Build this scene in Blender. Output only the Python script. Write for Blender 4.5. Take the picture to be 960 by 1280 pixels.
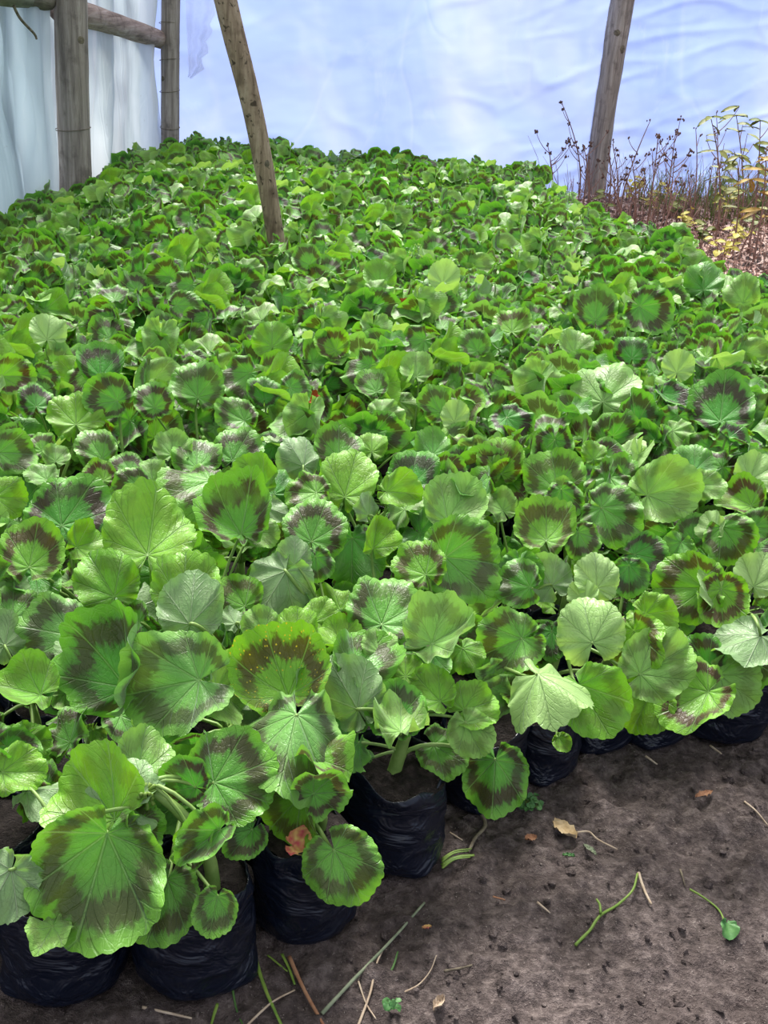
import bpy, math, random
import numpy as np
from mathutils import Vector, Matrix, noise as mnoise

for o in list(bpy.data.objects): bpy.data.objects.remove(o)
scene = bpy.context.scene
COL = scene.collection
PI = math.pi

# ------------------------------------------------------------------ camera
F_PX, PITCH, ROLL, CAM_H = 1400.0, math.radians(24), math.radians(4.5), 1.1
fwd = Vector((0, math.cos(PITCH), -math.sin(PITCH)))
r0 = Vector((1, 0, 0)); u0 = r0.cross(fwd)
rgt = math.cos(ROLL) * r0 + math.sin(ROLL) * u0
upv = -math.sin(ROLL) * r0 + math.cos(ROLL) * u0
cd = bpy.data.cameras.new('camera'); cam = bpy.data.objects.new('camera', cd); COL.objects.link(cam)
M = Matrix((rgt, upv, -fwd)).transposed().to_4x4(); M.translation = (0, 0, CAM_H)
cam.matrix_world = M
cd.sensor_fit = 'VERTICAL'; cd.sensor_height = 36.0; cd.lens = F_PX / 1280 * 36
cd.clip_start = 0.02; cd.clip_end = 200
scene.camera = cam

# ------------------------------------------------------------------ sky, sun, exposure
w = bpy.data.worlds.new('sky'); scene.world = w; w.use_nodes = True
nt = w.node_tree; nt.nodes.clear()
wo = nt.nodes.new('ShaderNodeOutputWorld'); bg = nt.nodes.new('ShaderNodeBackground')
tc = nt.nodes.new('ShaderNodeTexCoord'); sx = nt.nodes.new('ShaderNodeSeparateXYZ')
rp = nt.nodes.new('ShaderNodeValToRGB')
rp.color_ramp.elements[0].position = 0.0; rp.color_ramp.elements[0].color = (0.25, 0.30, 0.40, 1)
e_ = rp.color_ramp.elements.new(0.22); e_.color = (0.60, 0.70, 0.95, 1)
rp.color_ramp.elements[2].position = 0.75; rp.color_ramp.elements[2].color = (1.0, 1.0, 1.0, 1)
nt.links.new(tc.outputs['Generated'], sx.inputs[0]); nt.links.new(sx.outputs['Z'], rp.inputs[0])
nt.links.new(rp.outputs[0], bg.inputs[0]); nt.links.new(bg.outputs[0], wo.inputs[0])
bg.inputs[1].default_value = 0.92
sd = bpy.data.lights.new('sun', 'SUN'); sd.energy = 7.6; sd.angle = math.radians(20); sd.color = (1.0, 0.97, 0.92)
so = bpy.data.objects.new('sun', sd); COL.objects.link(so)
so.rotation_euler = Vector((0.12, -0.62, -0.78)).to_track_quat('-Z', 'Y').to_euler()
vs = scene.view_settings
vs.view_transform = 'Standard'; vs.look = 'None'; vs.gamma = 1.0; vs.use_curve_mapping = False
vs.exposure = 0.16
scene.cycles.max_bounces = 8; scene.cycles.transmission_bounces = 6; scene.cycles.transparent_max_bounces = 8

# ------------------------------------------------------------------ node helper
class NB:
    def __init__(s, name):
        s.m = bpy.data.materials.new(name); s.m.use_nodes = True; s.t = s.m.node_tree; s.t.nodes.clear()
        s.out = s.t.nodes.new('ShaderNodeOutputMaterial')
    def n(s, typ, props=None, **inp):
        nd = s.t.nodes.new('ShaderNode' + typ)
        for k, v in (props or {}).items(): setattr(nd, k, v)
        for k, v in inp.items():
            key = int(k[1:]) if k[0] == '_' else k.replace('_', ' ')
            s.put(nd.inputs[key], v)
        return nd
    def put(s, sock, v):
        if isinstance(v, bpy.types.NodeSocket): s.t.links.new(v, sock)
        elif isinstance(v, bpy.types.Node): s.t.links.new(v.outputs[0], sock)
        else:
            if sock.type == 'RGBA' and not isinstance(v, (int, float)) and len(v) == 3: v = (*v, 1)
            sock.default_value = v
    def math(s, op, a, b=0.0, c=0.0, clamp=False):
        nd = s.t.nodes.new('ShaderNodeMath'); nd.operation = op; nd.use_clamp = clamp
        s.put(nd.inputs[0], a); s.put(nd.inputs[1], b); s.put(nd.inputs[2], c); return nd.outputs[0]
    def step(s, v, a, b, lo=0.0, hi=1.0):
        nd = s.t.nodes.new('ShaderNodeMapRange'); nd.interpolation_type = 'SMOOTHSTEP'
        for k, x in zip(range(5), (v, a, b, lo, hi)): s.put(nd.inputs[k], x)
        return nd.outputs[0]
    def mix(s, f, a, b, mode='MIX'):
        nd = s.t.nodes.new('ShaderNodeMix'); nd.data_type = 'RGBA'; nd.blend_type = mode
        s.put(nd.inputs[0], f); s.put(nd.inputs[6], a); s.put(nd.inputs[7], b); return nd.outputs[2]
    def noise(s, vec, scale, detail=3.0, rough=0.55, dist=0.0):
        nd = s.t.nodes.new('ShaderNodeTexNoise')
        if vec is not None: s.put(nd.inputs['Vector'], vec)
        nd.inputs['Scale'].default_value = scale; nd.inputs['Detail'].default_value = detail
        nd.inputs['Roughness'].default_value = rough; nd.inputs['Distortion'].default_value = dist
        return nd.outputs['Fac']
    def ramp(s, v, stops):
        nd = s.t.nodes.new('ShaderNodeValToRGB'); cr = nd.color_ramp
        while len(cr.elements) < len(stops): cr.elements.new(0.5)
        for e, (p, c) in zip(cr.elements, stops): e.position = p; e.color = (*c, 1)
        s.put(nd.inputs[0], v); return nd.outputs[0]
    def bump(s, h, strength, dist=0.01):
        nd = s.t.nodes.new('ShaderNodeBump'); nd.inputs['Strength'].default_value = strength
        nd.inputs['Distance'].default_value = dist; s.put(nd.inputs['Height'], h); return nd.outputs[0]
    def obj(s): return s.t.nodes.new('ShaderNodeTexCoord').outputs['Object']
    def bsdf(s, color, rough=0.6, spec=0.4, normal=None, **kw):
        nd = s.n('BsdfPrincipled'); s.put(nd.inputs['Base Color'], color); s.put(nd.inputs['Roughness'], rough)
        s.put(nd.inputs['Specular IOR Level'], spec)
        if normal is not None: s.put(nd.inputs['Normal'], normal)
        for k, v in kw.items(): s.put(nd.inputs[k.replace('_', ' ')], v)
        return nd.outputs[0]
    def done(s, sh): s.put(s.out.inputs[0], sh); return s.m

def leaf_material():
    b = NB('geranium_leaf')
    uv = b.t.nodes.new('ShaderNodeUVMap').outputs[0]
    sp = b.n('SeparateXYZ', None, _0=uv); x, y = sp.outputs[0], sp.outputs[1]
    t = b.math('SQRT', b.math('ADD', b.math('MULTIPLY', x, x), b.math('MULTIPLY', y, y)))
    ang = b.math('ARCTAN2', x, y)
    at = b.n('Attribute', {'attribute_name': 'leafcol'})
    sc = b.n('SeparateColor', None, _0=at.outputs['Color']); zone, yel, pale = sc.outputs[0], sc.outputs[1], sc.outputs[2]
    spots = at.outputs['Alpha']
    o = b.obj()
    n1 = b.noise(o, 28, 3); n2 = b.noise(o, 90, 4); n3 = b.noise(o, 9, 2); n4 = b.noise(o, 16, 2)
    # veins: nine radiating main veins plus a fine net
    saw = b.math('ABSOLUTE', b.math('SUBTRACT', b.math('FRACT', b.math('ADD', b.math('DIVIDE', ang, math.radians(40)), 0.5)), 0.5))
    dv = b.math('MULTIPLY', saw, t)
    vein = b.math('MULTIPLY', b.step(dv, 0.006, 0.028, 1.0, 0.0), b.step(t, 0.85, 1.0, 1.0, 0.2))
    vo = b.n('TexVoronoi', {'feature': 'DISTANCE_TO_EDGE'}, Vector=uv, Scale=13.0)
    net = b.step(vo.outputs['Distance'], 0.0, 0.09, 1.0, 0.0)
    br = b.math('ABSOLUTE', b.math('SUBTRACT', b.math('FRACT', b.math('SUBTRACT', b.math('MULTIPLY', t, 5.0), b.math('MULTIPLY', saw, 5.0))), 0.5))
    vein2 = b.math('MULTIPLY', b.step(br, 0.02, 0.11, 1.0, 0.0), b.math('MULTIPLY', b.step(saw, 0.10, 0.42, 1.0, 0.15), b.step(t, 0.15, 0.4)))
    pc = b.n('CombineXYZ', None, _0=b.math('MULTIPLY', ang, 5.0), _1=b.math('MULTIPLY', t, 1.2), _2=b.math('MULTIPLY', n4, 6.0))
    jag = b.noise(pc.outputs[0], 1.6, 3, 0.6)
    # zonal ring
    tz = b.math('ADD', t, b.math('MULTIPLY', b.math('SUBTRACT', n1, 0.5), 0.12))
    tz = b.math('ADD', tz, b.math('MULTIPLY', b.math('SUBTRACT', jag, 0.5), 0.42))
    tz = b.math('ADD', tz, b.math('MULTIPLY', saw, 0.10))
    ring = b.math('MULTIPLY', b.step(tz, 0.52, 0.63), b.step(tz, 0.80, 0.91, 1.0, 0.0))
    ring = b.math('MULTIPLY', ring, b.math('MULTIPLY', zone, b.step(n4, 0.30, 0.48, 0.5, 1.0)), clamp=True)
    ring = b.math('MULTIPLY', ring, b.math('SUBTRACT', 1.0, b.math('MULTIPLY', vein, 0.55)))
    deep = b.mix(b.step(n3, .35, .65), (0.016, 0.145, 0.024), (0.062, 0.275, 0.012))
    base = b.mix(b.step(tz, 0.35, 0.6, 1.0, 0.0), deep, (0.060, 0.335, 0.030))
    base = b.mix(b.math('MULTIPLY', b.step(t, 0.74, 0.98), 0.6), base, (0.15, 0.45, 0.025))
    base = b.mix(b.math('MULTIPLY', yel, 0.85), base, b.mix(n2, (0.165, 0.43, 0.010), (0.27, 0.54, 0.018)))
    base = b.mix(b.math('MULTIPLY', pale, 0.85), base, b.mix(n1, (0.33, 0.56, 0.15), (0.50, 0.70, 0.28)))
    base = b.mix(b.math('MULTIPLY', vein, 0.34), base, (0.34, 0.52, 0.20))
    base = b.mix(b.math('MULTIPLY', vein2, 0.20), base, (0.26, 0.46, 0.13))
    base = b.mix(b.math('MULTIPLY', net, 0.07), base, (0.30, 0.50, 0.16))
    zc = b.mix(yel, (0.030, 0.013, 0.012), (0.075, 0.017, 0.003))
    top = b.mix(b.math('MULTIPLY', ring, 0.93), base, b.mix(b.math('MULTIPLY', n2, 0.3), zc, (0.10, 0.05, 0.04)))
    vs_ = b.n('TexVoronoi', None, Vector=uv, Scale=15.0)
    sm = b.math('MULTIPLY', b.step(vs_.outputs['Distance'], 0.12, 0.22, 1.0, 0.0), b.step(t, 0.2, 0.35))
    top = b.mix(b.math('MULTIPLY', sm, b.math('SUBTRACT', 1.0, spots)), top, (0.62, 0.50, 0.03))
    und = b.mix(b.math('MULTIPLY', ring, 0.30), b.mix(n1, (0.20, 0.36, 0.13), (0.30, 0.46, 0.20)), (0.10, 0.10, 0.06))
    und = b.mix(b.math('MULTIPLY', vein, 0.6), und, (0.46, 0.58, 0.34))
    geo = b.t.nodes.new('ShaderNodeNewGeometry')
    colr = b.mix(geo.outputs['Backfacing'], top, und)
    h = b.math('SUBTRACT', b.math('MULTIPLY', n2, 0.5), b.math('ADD', b.math('ADD', b.math('MULTIPLY', vein, 0.9), b.math('MULTIPLY', vein2, 0.5)), b.math('MULTIPLY', net, 0.08)))
    nrm = b.bump(h, 0.7, 0.004)
    pr = b.bsdf(colr, b.math('ADD', 0.34, b.math('MULTIPLY', n1, 0.2)), 0.5, nrm, Sheen_Weight=0.22, Sheen_Roughness=0.4, Sheen_Tint=(0.85, 0.92, 1.0, 1))
    tr = b.n('BsdfTranslucent'); b.put(tr.inputs[0], b.mix(0.55, colr, (0.30, 0.55, 0.02), 'MULTIPLY'))
    tcol = b.mix(1.0, top, (1.45, 1.45, 0.7), 'MULTIPLY'); b.put(tr.inputs[0], tcol)
    mx = b.n('MixShader', None, _0=0.24, _1=pr, _2=tr.outputs[0])
    return b.done(mx.outputs[0])

def simple(name, c1, c2, scale, rough=0.7, spec=0.3, bump=0.3, bd=0.004, detail=5.0, stretch=None):
    b = NB(name); o = b.obj()
    if stretch:
        mp = b.n('Mapping', None, Vector=o, Scale=stretch); o = mp.outputs[0]
    n1 = b.noise(o, scale, detail, 0.65)
    c = b.ramp(n1, [(0.3, c1), (0.7, c2)])
    return b.done(b.bsdf(c, rough, spec, b.bump(n1, bump, bd)))

def soil_material(name, k=1.0):
    b = NB(name); o = b.obj()
    n1 = b.noise(o, 7, 4); n2 = b.noise(o, 60, 6, 0.7); n3 = b.noise(o, 260, 3, 0.7)
    c = b.ramp(n2, [(0.32, (0.038, 0.029, 0.028)), (0.50, (0.140, 0.108, 0.102)), (0.70, (0.31, 0.25, 0.232))])
    c = b.mix(b.step(n1, 0.42, 0.66), c, b.mix(0.5, c, (0.065, 0.047, 0.043)))
    c = b.mix(b.step(n3, 0.63, 0.72), c, (0.42, 0.36, 0.33))
    if k != 1.0: c = b.mix(1.0, c, (k, k*0.95, k*0.92), 'MULTIPLY')
    h = b.math('ADD', b.math('MULTIPLY', n2, 1.0), b.math('MULTIPLY', n3, 0.45))
    return b.done(b.bsdf(c, 0.85, 0.25, b.bump(h, 0.9, 0.022)))

def wood_material(name, dark, mid, light, speck=0.0, grain=(14, 14, 0.9)):
    b = NB(name); o = b.obj()
    mp = b.n('Mapping', None, Vector=o, Scale=grain).outputs[0]
    n1 = b.noise(mp, 3.0, 6, 0.7, 0.4); n2 = b.noise(o, 14, 4, 0.6)
    c = b.ramp(n1, [(0.28, dark), (0.5, mid), (0.72, light)])
    c = b.mix(b.step(n2, 0.50, 0.72), c, b.mix(0.6, c, dark))
    if speck:
        vo = b.noise(o, 52, 2, 0.5, 0.6)
        c = b.mix(b.math('MULTIPLY', b.step(vo, 0.60, 0.68), speck), c, (0.025, 0.018, 0.012))
    return b.done(b.bsdf(c, 0.85, 0.2, b.bump(n1, 0.6, 0.01)))

def film_material(name, c1, c2, c3, scale=1.6, clear=0.06, stretch=(1, 1, 1)):
    b = NB(name); o = b.obj()
    mp = b.n('Mapping', None, Vector=o, Scale=stretch).outputs[0]
    n1 = b.noise(mp, scale, 4, 0.55, 0.8); n2 = b.noise(mp, scale * 5, 5, 0.65, 1.2); n3 = b.noise(o, 30, 3)
    c = b.ramp(n1, [(0.34, c1), (0.52, c2), (0.70, c3)])
    c = b.mix(b.math('MULTIPLY', b.step(n2, 0.55, 0.75), 0.25), c, c3)
    c = b.mix(b.math('MULTIPLY', b.step(n3, 0.70, 0.78), 0.25), c, (0.30, 0.29, 0.27))
    wv = b.noise(mp, scale * 3.2, 6, 0.6, 2.5)
    cr = b.math('ABSOLUTE', b.math('SUBTRACT', b.noise(mp, scale*1.9, 2, 0.45, 1.0), 0.5))
    wv = b.math('ADD', b.math('MULTIPLY', wv, 0.25), b.step(cr, 0.0, 0.05, 0.3, 0.0))
    nrm = b.bump(wv, 0.22, 0.018)
    c = b.mix(b.math('MULTIPLY', b.step(cr, 0.0, 0.03, 1.0, 0.0), 0.14), c, c3)
    tr = b.n('BsdfTranslucent', None, Normal=nrm); b.put(tr.inputs[0], c)
    pr = b.bsdf(c, 0.28, 0.5, nrm)
    m1 = b.n('MixShader', None, _0=0.30, _1=tr.outputs[0], _2=pr)
    tp = b.n('BsdfTransparent'); tp.inputs[0].default_value = (0.95, 0.97, 1, 1)
    m2 = b.n('MixShader', None, _0=clear, _1=m1.outputs[0], _2=tp.outputs[0])
    return b.done(m2.outputs[0])

def bag_material():
    b = NB('black_polythene'); o = b.obj()
    n1 = b.noise(b.n('Mapping', None, Vector=o, Scale=(1, 1, 1.7)).outputs[0], 13, 3, 0.5, 1.6); n2 = b.noise(o, 120, 4, 0.7)
    c = b.mix(b.math('MULTIPLY', b.step(n2, 0.60, 0.74), 0.35), (0.005, 0.008, 0.019), (0.09, 0.08, 0.075))
    return b.done(b.bsdf(c, b.math('ADD', 0.22, b.math('MULTIPLY', n2, 0.22)), 0.5, b.bump(n1, 0.42, 0.04)))

LEAF = leaf_material()
STEM = simple('green_stem', (0.13, 0.25, 0.045), (0.27, 0.40, 0.11), 30, 0.5, 0.4, 0.2, 0.002)
SOIL = soil_material('soil')
PSOIL = soil_material('potting_soil', 0.22)
BAG = bag_material()
POST = wood_material('weathered_post', (0.12, 0.10, 0.088), (0.34, 0.29, 0.255), (0.55, 0.49, 0.44))
POLE = wood_material('barky_pole', (0.10, 0.065, 0.045), (0.34, 0.25, 0.175), (0.52, 0.41, 0.31), 0.8)
RAIL = wood_material('brown_rail', (0.13, 0.09, 0.075), (0.36, 0.27, 0.235), (0.56, 0.46, 0.42), 0.0, (14, 0.9, 14))
DRAIL = wood_material('dark_rail', (0.06, 0.05, 0.04), (0.18, 0.15, 0.125), (0.30, 0.26, 0.22), 0.0, (14, 0.9, 14))
FILM_B = film_material('blue_white_film', (0.28, 0.39, 0.82), (0.36, 0.47, 0.85), (0.54, 0.61, 0.87), 0.55, 0.08, (1, 1, 0.7))
FILM_L = film_material('grey_white_film', (0.50, 0.60, 0.64), (0.68, 0.78, 0.83), (0.86, 0.92, 0.94), 1.3, 0.07, (1, 3.5, 0.5))
FILM_T = film_material('torn_film', (0.75, 0.74, 0.80), (0.85, 0.84, 0.90), (0.95, 0.94, 0.96), 4, 0.42)
GREEN = simple('fresh_stalk', (0.08, 0.17, 0.02), (0.22, 0.32, 0.06), 40, 0.5)
DGREEN = simple('dark_grass', (0.03, 0.09, 0.02), (0.08, 0.17, 0.04), 40, 0.55)
FADED = simple('faded_stalk', (0.13, 0.17, 0.10), (0.30, 0.33, 0.22), 40, 0.6)
STRAW = simple('dry_straw', (0.30, 0.21, 0.14), (0.55, 0.45, 0.34), 50, 0.7)
ORANGE = simple('rusty_stalk', (0.24, 0.10, 0.05), (0.42, 0.23, 0.13), 50, 0.7)
BARK = simple('twig_bark', (0.06, 0.045, 0.035), (0.26, 0.22, 0.15), 60, 0.8)
TAN = simple('dry_leaf_tan', (0.42, 0.28, 0.13), (0.66, 0.53, 0.34), 55, 0.75, 0.3, 0.5, 0.004)
WITHER = simple('withered_leaf', (0.66, 0.52, 0.16), (0.55, 0.06, 0.12), 95, 0.6, 0.3, 0.4, 0.004, 1.0)
RED = simple('red_leaf', (0.45, 0.02, 0.02), (0.55, 0.20, 0.05), 30, 0.5)
LITTER = simple('brown_litter', (0.46, 0.22, 0.17), (0.92, 0.78, 0.70), 9, 0.85)
BROWN = simple('dead_stem', (0.17, 0.085, 0.065), (0.40, 0.25, 0.20), 12, 0.85)
SEED = simple('seed_head', (0.08, 0.045, 0.035), (0.22, 0.13, 0.10), 60, 0.9)
YLEAF = simple('yellow_leaf', (0.55, 0.42, 0.04), (0.62, 0.60, 0.16), 30, 0.6)
OLIVE = simple('olive_leaf', (0.07, 0.13, 0.02), (0.27, 0.25, 0.05), 12, 0.6)
OCHRE = simple('ochre_leaf', (0.36, 0.20, 0.04), (0.52, 0.36, 0.07), 14, 0.6)
CLOVER = simple('clover_leaf', (0.03, 0.12, 0.03), (0.09, 0.22, 0.06), 60, 0.5)

# ------------------------------------------------------------------ mesh collecting
class MB:
    def __init__(s): s.v = []; s.f = []; s.uv = []; s.c = []; s.mi = []; s.n = 0
    def add(s, v, f, uv=None, c=None, mi=0):
        v = np.asarray(v, float); k = len(v)
        s.v.append(v); s.f += [tuple(i + s.n for i in q) for q in f]
        s.uv.append(np.zeros((k, 2)) if uv is None else uv)
        s.c.append(np.tile((0, 0, 0, 1.0) if c is None else c, (k, 1))); s.mi += [mi] * len(f); s.n += k
    def add_mb(s, o, mat4, mi=0):
        if not o.n: return
        v = np.vstack(o.v); v = v @ mat4[:3, :3].T + mat4[:3, 3]
        off = s.n
        s.v.append(v); s.f += [tuple(i + off for i in q) for q in o.f]
        s.uv += o.uv; s.c += o.c; s.mi += [mi] * len(o.f); s.n += len(v)
    def mesh(s, name, mats, smooth=True, leafy=False):
        me = bpy.data.meshes.new(name); V = np.vstack(s.v)
        me.from_pydata(V.tolist(), [], s.f)
        for m in (mats if isinstance(mats, list) else [mats]): me.materials.append(m)
        if smooth: me.polygons.foreach_set('use_smooth', [True] * len(me.polygons))
        if isinstance(mats, list): me.polygons.foreach_set('material_index', s.mi)
        if leafy:
            li = np.empty(len(me.loops), np.int32); me.loops.foreach_get('vertex_index', li)
            uvl = me.uv_layers.new(name='UVMap'); uvl.data.foreach_set('uv', np.vstack(s.uv)[li].astype(np.float32).ravel())
            ca = me.color_attributes.new('leafcol', 'FLOAT_COLOR', 'POINT')
            ca.data.foreach_set('color', np.vstack(s.c).astype(np.float32).ravel())
        me.update(); return me
    def build(s, name, mats, parent=None, smooth=True, leafy=False, loc=None):
        o = bpy.data.objects.new(name, s.mesh(name, mats, smooth, leafy)); COL.objects.link(o)
        if parent: o.parent = parent
        if loc is not None: o.location = loc
        return o

def tag(o, label=None, cat=None, group=None, kind=None):
    if label: o['label'] = label
    if cat: o['category'] = cat
    if group: o['group'] = group
    if kind or cat: o['kind'] = kind or 'thing'
    return o
def empty(name, loc, rz=0.0):
    o = bpy.data.objects.new(name, None); COL.objects.link(o); o.location = loc; o.rotation_euler = (0, 0, rz)
    o.empty_display_size = 0.02; return o
def nrm(v):
    v = np.asarray(v, float); return v / max(1e-9, np.linalg.norm(v))
def bez(p0, p1, p2, p3, n):
    t = np.linspace(0, 1, n)[:, None]
    return (1-t)**3*np.array(p0) + 3*(1-t)**2*t*np.array(p1) + 3*(1-t)*t*t*np.array(p2) + t**3*np.array(p3)
def smooth_path(pts, n):
    P = np.array(pts, float)
    if len(P) < 3: return np.array([P[0] + (P[-1]-P[0])*t for t in np.linspace(0, 1, n)])
    Q = np.vstack([2*P[0]-P[1], P, 2*P[-1]-P[-2]]); out = []
    for i in range(1, len(Q)-2):
        for t in np.linspace(0, 1, n, endpoint=False):
            out.append(0.5*((2*Q[i]) + (-Q[i-1]+Q[i+1])*t + (2*Q[i-1]-5*Q[i]+4*Q[i+1]-Q[i+2])*t*t + (-Q[i-1]+3*Q[i]-3*Q[i+1]+Q[i+2])*t**3))
    out.append(P[-1]); return np.array(out)
def tube(mb, pts, ra, rb, k=6, jit=None, mi=0, flat=1.0):
    pts = np.asarray(pts, float); n = len(pts); V = []
    up = np.array([0.1, 0.2, 1.0])
    for i in range(n):
        d = nrm(pts[min(i+1, n-1)] - pts[max(i-1, 0)])
        a = np.cross(d, up)
        if np.linalg.norm(a) < 1e-3: a = np.cross(d, (1, 0, 0))
        a = nrm(a); c = np.cross(a, d)
        r = ra + (rb-ra)*i/(n-1)
        for j in range(k):
            q = 2*PI*j/k; rr = r*(1 if jit is None else jit(i/(n-1), q))
            V.append(pts[i] + a*rr*math.cos(q) + c*rr*flat*math.sin(q))
    Fc = [(i*k+j, i*k+(j+1) % k, (i+1)*k+(j+1) % k, (i+1)*k+j) for i in range(n-1) for j in range(k)]
    Fc += [tuple(range(k-1, -1, -1)), tuple(range((n-1)*k, n*k))]
    mb.add(V, Fc, mi=mi)

# types: zone, yellow, pale, (1 - spots)
TYPES = {'d': (0.92, .28, .05, 1), 'k': (1, .05, 0, 1), 'g': (.12, .05, .05, 1), 'y': (.28, .85, 0, 1), 'l': (.38, .5, .4, 1),
         'p': (.04, .35, .95, 1), 'b': (1, .75, 0, 1), 'u': (.5, .3, .3, 1), 's': (1, .75, 0, 0), 'm': (.75, .08, .30, 1)}
def leaf(mb, P, n, w, D, typ, fold, cup, ruf, nth, rings, rg):
    P = np.asarray(P, float); n = nrm(n); w = nrm(np.asarray(w) - n*np.dot(w, n)); bx = np.cross(w, n)
    g = rg.uniform(0.06, 0.48); ya = rg.uniform(0.17, 0.29)
    th = np.linspace(-(PI-g), PI-g, nth)
    d = ya*np.cos(th) + np.sqrt((ya*np.cos(th))**2 - ya*ya + 0.25)
    q1, q2, q3 = (rg.uniform(0, 6) for _ in range(3))
    d = d*(0.985 + 0.042*(np.abs(np.cos(4.5*th))-.6) + 0.035*np.sin(2*th+q1) + 0.025*np.sin(3*th+q2))
    if nth > 40: d = d*(0.985 + 0.036*np.abs(np.sin(17*th + 0.8*np.sin(3*th+q3))))
    d = d*(1 - 0.10*np.exp(-((PI-g-np.abs(th))/0.16)**2))
    V = [np.array([[0, -ya, 0.0]])]; UV = [np.zeros((1, 2))]
    k = rg.choice((5, 6, 7, 8)); ph = rg.uniform(0, 6); k2 = rg.choice((2, 3)); ph2 = rg.uniform(0, 6); ph3 = rg.uniform(0, 6)
    droop = rg.uniform(-0.15, 0.5); twist = rg.uniform(-0.5, 0.5); kx = rg.uniform(-.5, .5); edge = rg.uniform(-.05, .09)
    for t in rings:
        x = d*t*np.sin(th); y = -ya + d*t*np.cos(th); r2 = x*x + y*y
        z = cup*2*r2 + 1.3*ruf*t**3*np.sin(k*th+ph) + ruf*1.6*t*t*np.sin(k2*th+ph2) - 0.030*t*np.cos(4.5*th)**2 + 0.4*ruf*t**5*np.sin(13*th+ph3)
        z = z - droop*np.maximum(0, y)**2 + twist*x*y + kx*0.5*x*x - edge*max(0, t-0.8)*5*t
        ax = np.sqrt(x*x + 0.0012) - 0.034
        z = z + ax*math.sin(fold); x = x*math.cos(fold)
        V.append(np.stack([x, y, z], 1)); UV.append(np.stack([np.sin(th)*t, np.cos(th)*t], 1))
    V = np.vstack(V); UV = np.vstack(UV)
    W = P + D*(V[:, :1]*bx + V[:, 1:2]*w + V[:, 2:3]*n)
    Fc = [(0, 1+j+1, 1+j) for j in range(nth-1)]
    for i in range(len(rings)-1):
        a = 1+i*nth; b2 = a+nth
        Fc += [(a+j, a+j+1, b2+j+1, b2+j) for j in range(nth-1)]
    c = np.array(TYPES[typ], float); c[:3] = np.clip(c[:3]*(1 + np.array([rg.uniform(-.2, .08), rg.uniform(-.3, .3), rg.uniform(-.2, .2)])) + np.array([0, rg.uniform(0, .22)*rg.random(), rg.uniform(0, .08)]), 0, 1)
    mb.add(W, Fc, UV, c)
    return P - D*ya*w
HI = (150, (0.12, 0.28, 0.45, 0.60, 0.74, 0.86, 0.94, 1.0))
MD = (60, (0.25, 0.5, 0.7, 0.86, 1.0))
LO = (24, (0.4, 0.72, 1.0))
def petiole(mb, p0, att, n, rg, r=0.0024, seg=9, k=6):
    p0 = np.asarray(p0); L = np.linalg.norm(att-p0)
    out = (att-p0)*np.array([1, 1, 0]); 
    p1 = p0 + np.array([0, 0, 0.35*L]) + out*0.25
    p2 = att - nrm(n)*0.28*L + np.array([rg.uniform(-.1, .1)*L, rg.uniform(-.1, .1)*L, 0])
    tube(mb, bez(p0, p1, p2, att, seg), r*1.25, r*0.85, k)

# ------------------------------------------------------------------ setting: ground and plastic walls
def fbm(x, y, s, o=4, z=0.0): return mnoise.fractal(Vector((x*s, y*s, z)), 0.8, 2.1, o)
def ground():
    xs = np.concatenate([np.linspace(-14, -0.8, 8), np.linspace(-0.7, 1.25, 260), np.linspace(1.4, 14, 12)])
    ys = np.concatenate([np.linspace(-8, 0.55, 6), np.linspace(0.62, 2.05, 190), np.linspace(2.2, 24, 24)])
    V = []
    for y in ys:
        for x in xs:
            z = 0.0
            if -0.8 < x < 1.4 and 0.55 < y < 2.2:
                z = 0.010*fbm(x, y, 3.5) + 0.009*fbm(x, y, 16, 4, 3.1) + 0.0065*fbm(x, y, 52, 3, 7.7) - 0.004
                c = mnoise.noise(Vector((x*30, y*30, 5.5)))
                z += 0.010*max(0, c-0.25)/0.4
                edge = min(1, (x+0.8)/0.2, (1.4-x)/0.2, (y-0.55)/0.1, (2.2-y)/0.2); z *= max(0, edge)
            V.append((x, y, z))
    nx = len(xs)
    Fc = [(j*nx+i, j*nx+i+1, (j+1)*nx+i+1, (j+1)*nx+i) for j in range(len(ys)-1) for i in range(nx-1)]
    mb = MB(); mb.add(V, Fc); return mb.build('ground', SOIL)
tag(ground(), 'bare dark brown crumbly soil floor', None, None, 'structure')
def gz(x, y): return 0.010*fbm(x, y, 3.5) + 0.009*fbm(x, y, 16, 4, 3.1) - 0.003

def sheet(name, mat, a, b, z0, z1, nu, nv, disp, parent=None):
    a = np.array(a, float); b = np.array(b, float); L = np.linalg.norm(b-a); d = (b-a)/L; nn = np.array([-d[1], d[0]])
    V = []
    for j in range(nv+1):
        for i in range(nu+1):
            s = i/nu*L; z = z0 + (z1-z0)*j/nv; p = a + d*s + nn*disp(s, z)
            V.append((p[0], p[1], z))
    k = nu+1
    Fc = [(j*k+i, j*k+i+1, (j+1)*k+i+1, (j+1)*k+i) for j in range(nv) for i in range(nu)]
    mb = MB(); mb.add(V, Fc); return mb.build(name, mat, parent)
def crease(s, z, f, seed):
    v = mnoise.noise(Vector((s*f, z*f, seed))); return (1-abs(v)*2.2)
def back_disp(s, z):
    v = 0.05*fbm(s, z, 0.6, 3) + 0.004*fbm(s*0.8+z*0.7, z*1.6-s*0.6, 3.0, 3, 2.0)
    v += 0.011*max(0, crease(s*0.7+z*0.6, z*1.5-s*0.5, 2.2, 4.4)-0.55)
    if s > 2.2: v += 0.014*min(1, (s-2.2))*max(0, crease(s*0.5, z*2.2-s*0.35, 2.6, 9.1)-0.4)
    v += 0.02*max(0, 1-z/0.5)*math.sin(s*9+3*fbm(s, z, 1.2, 2))
    return v
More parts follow.
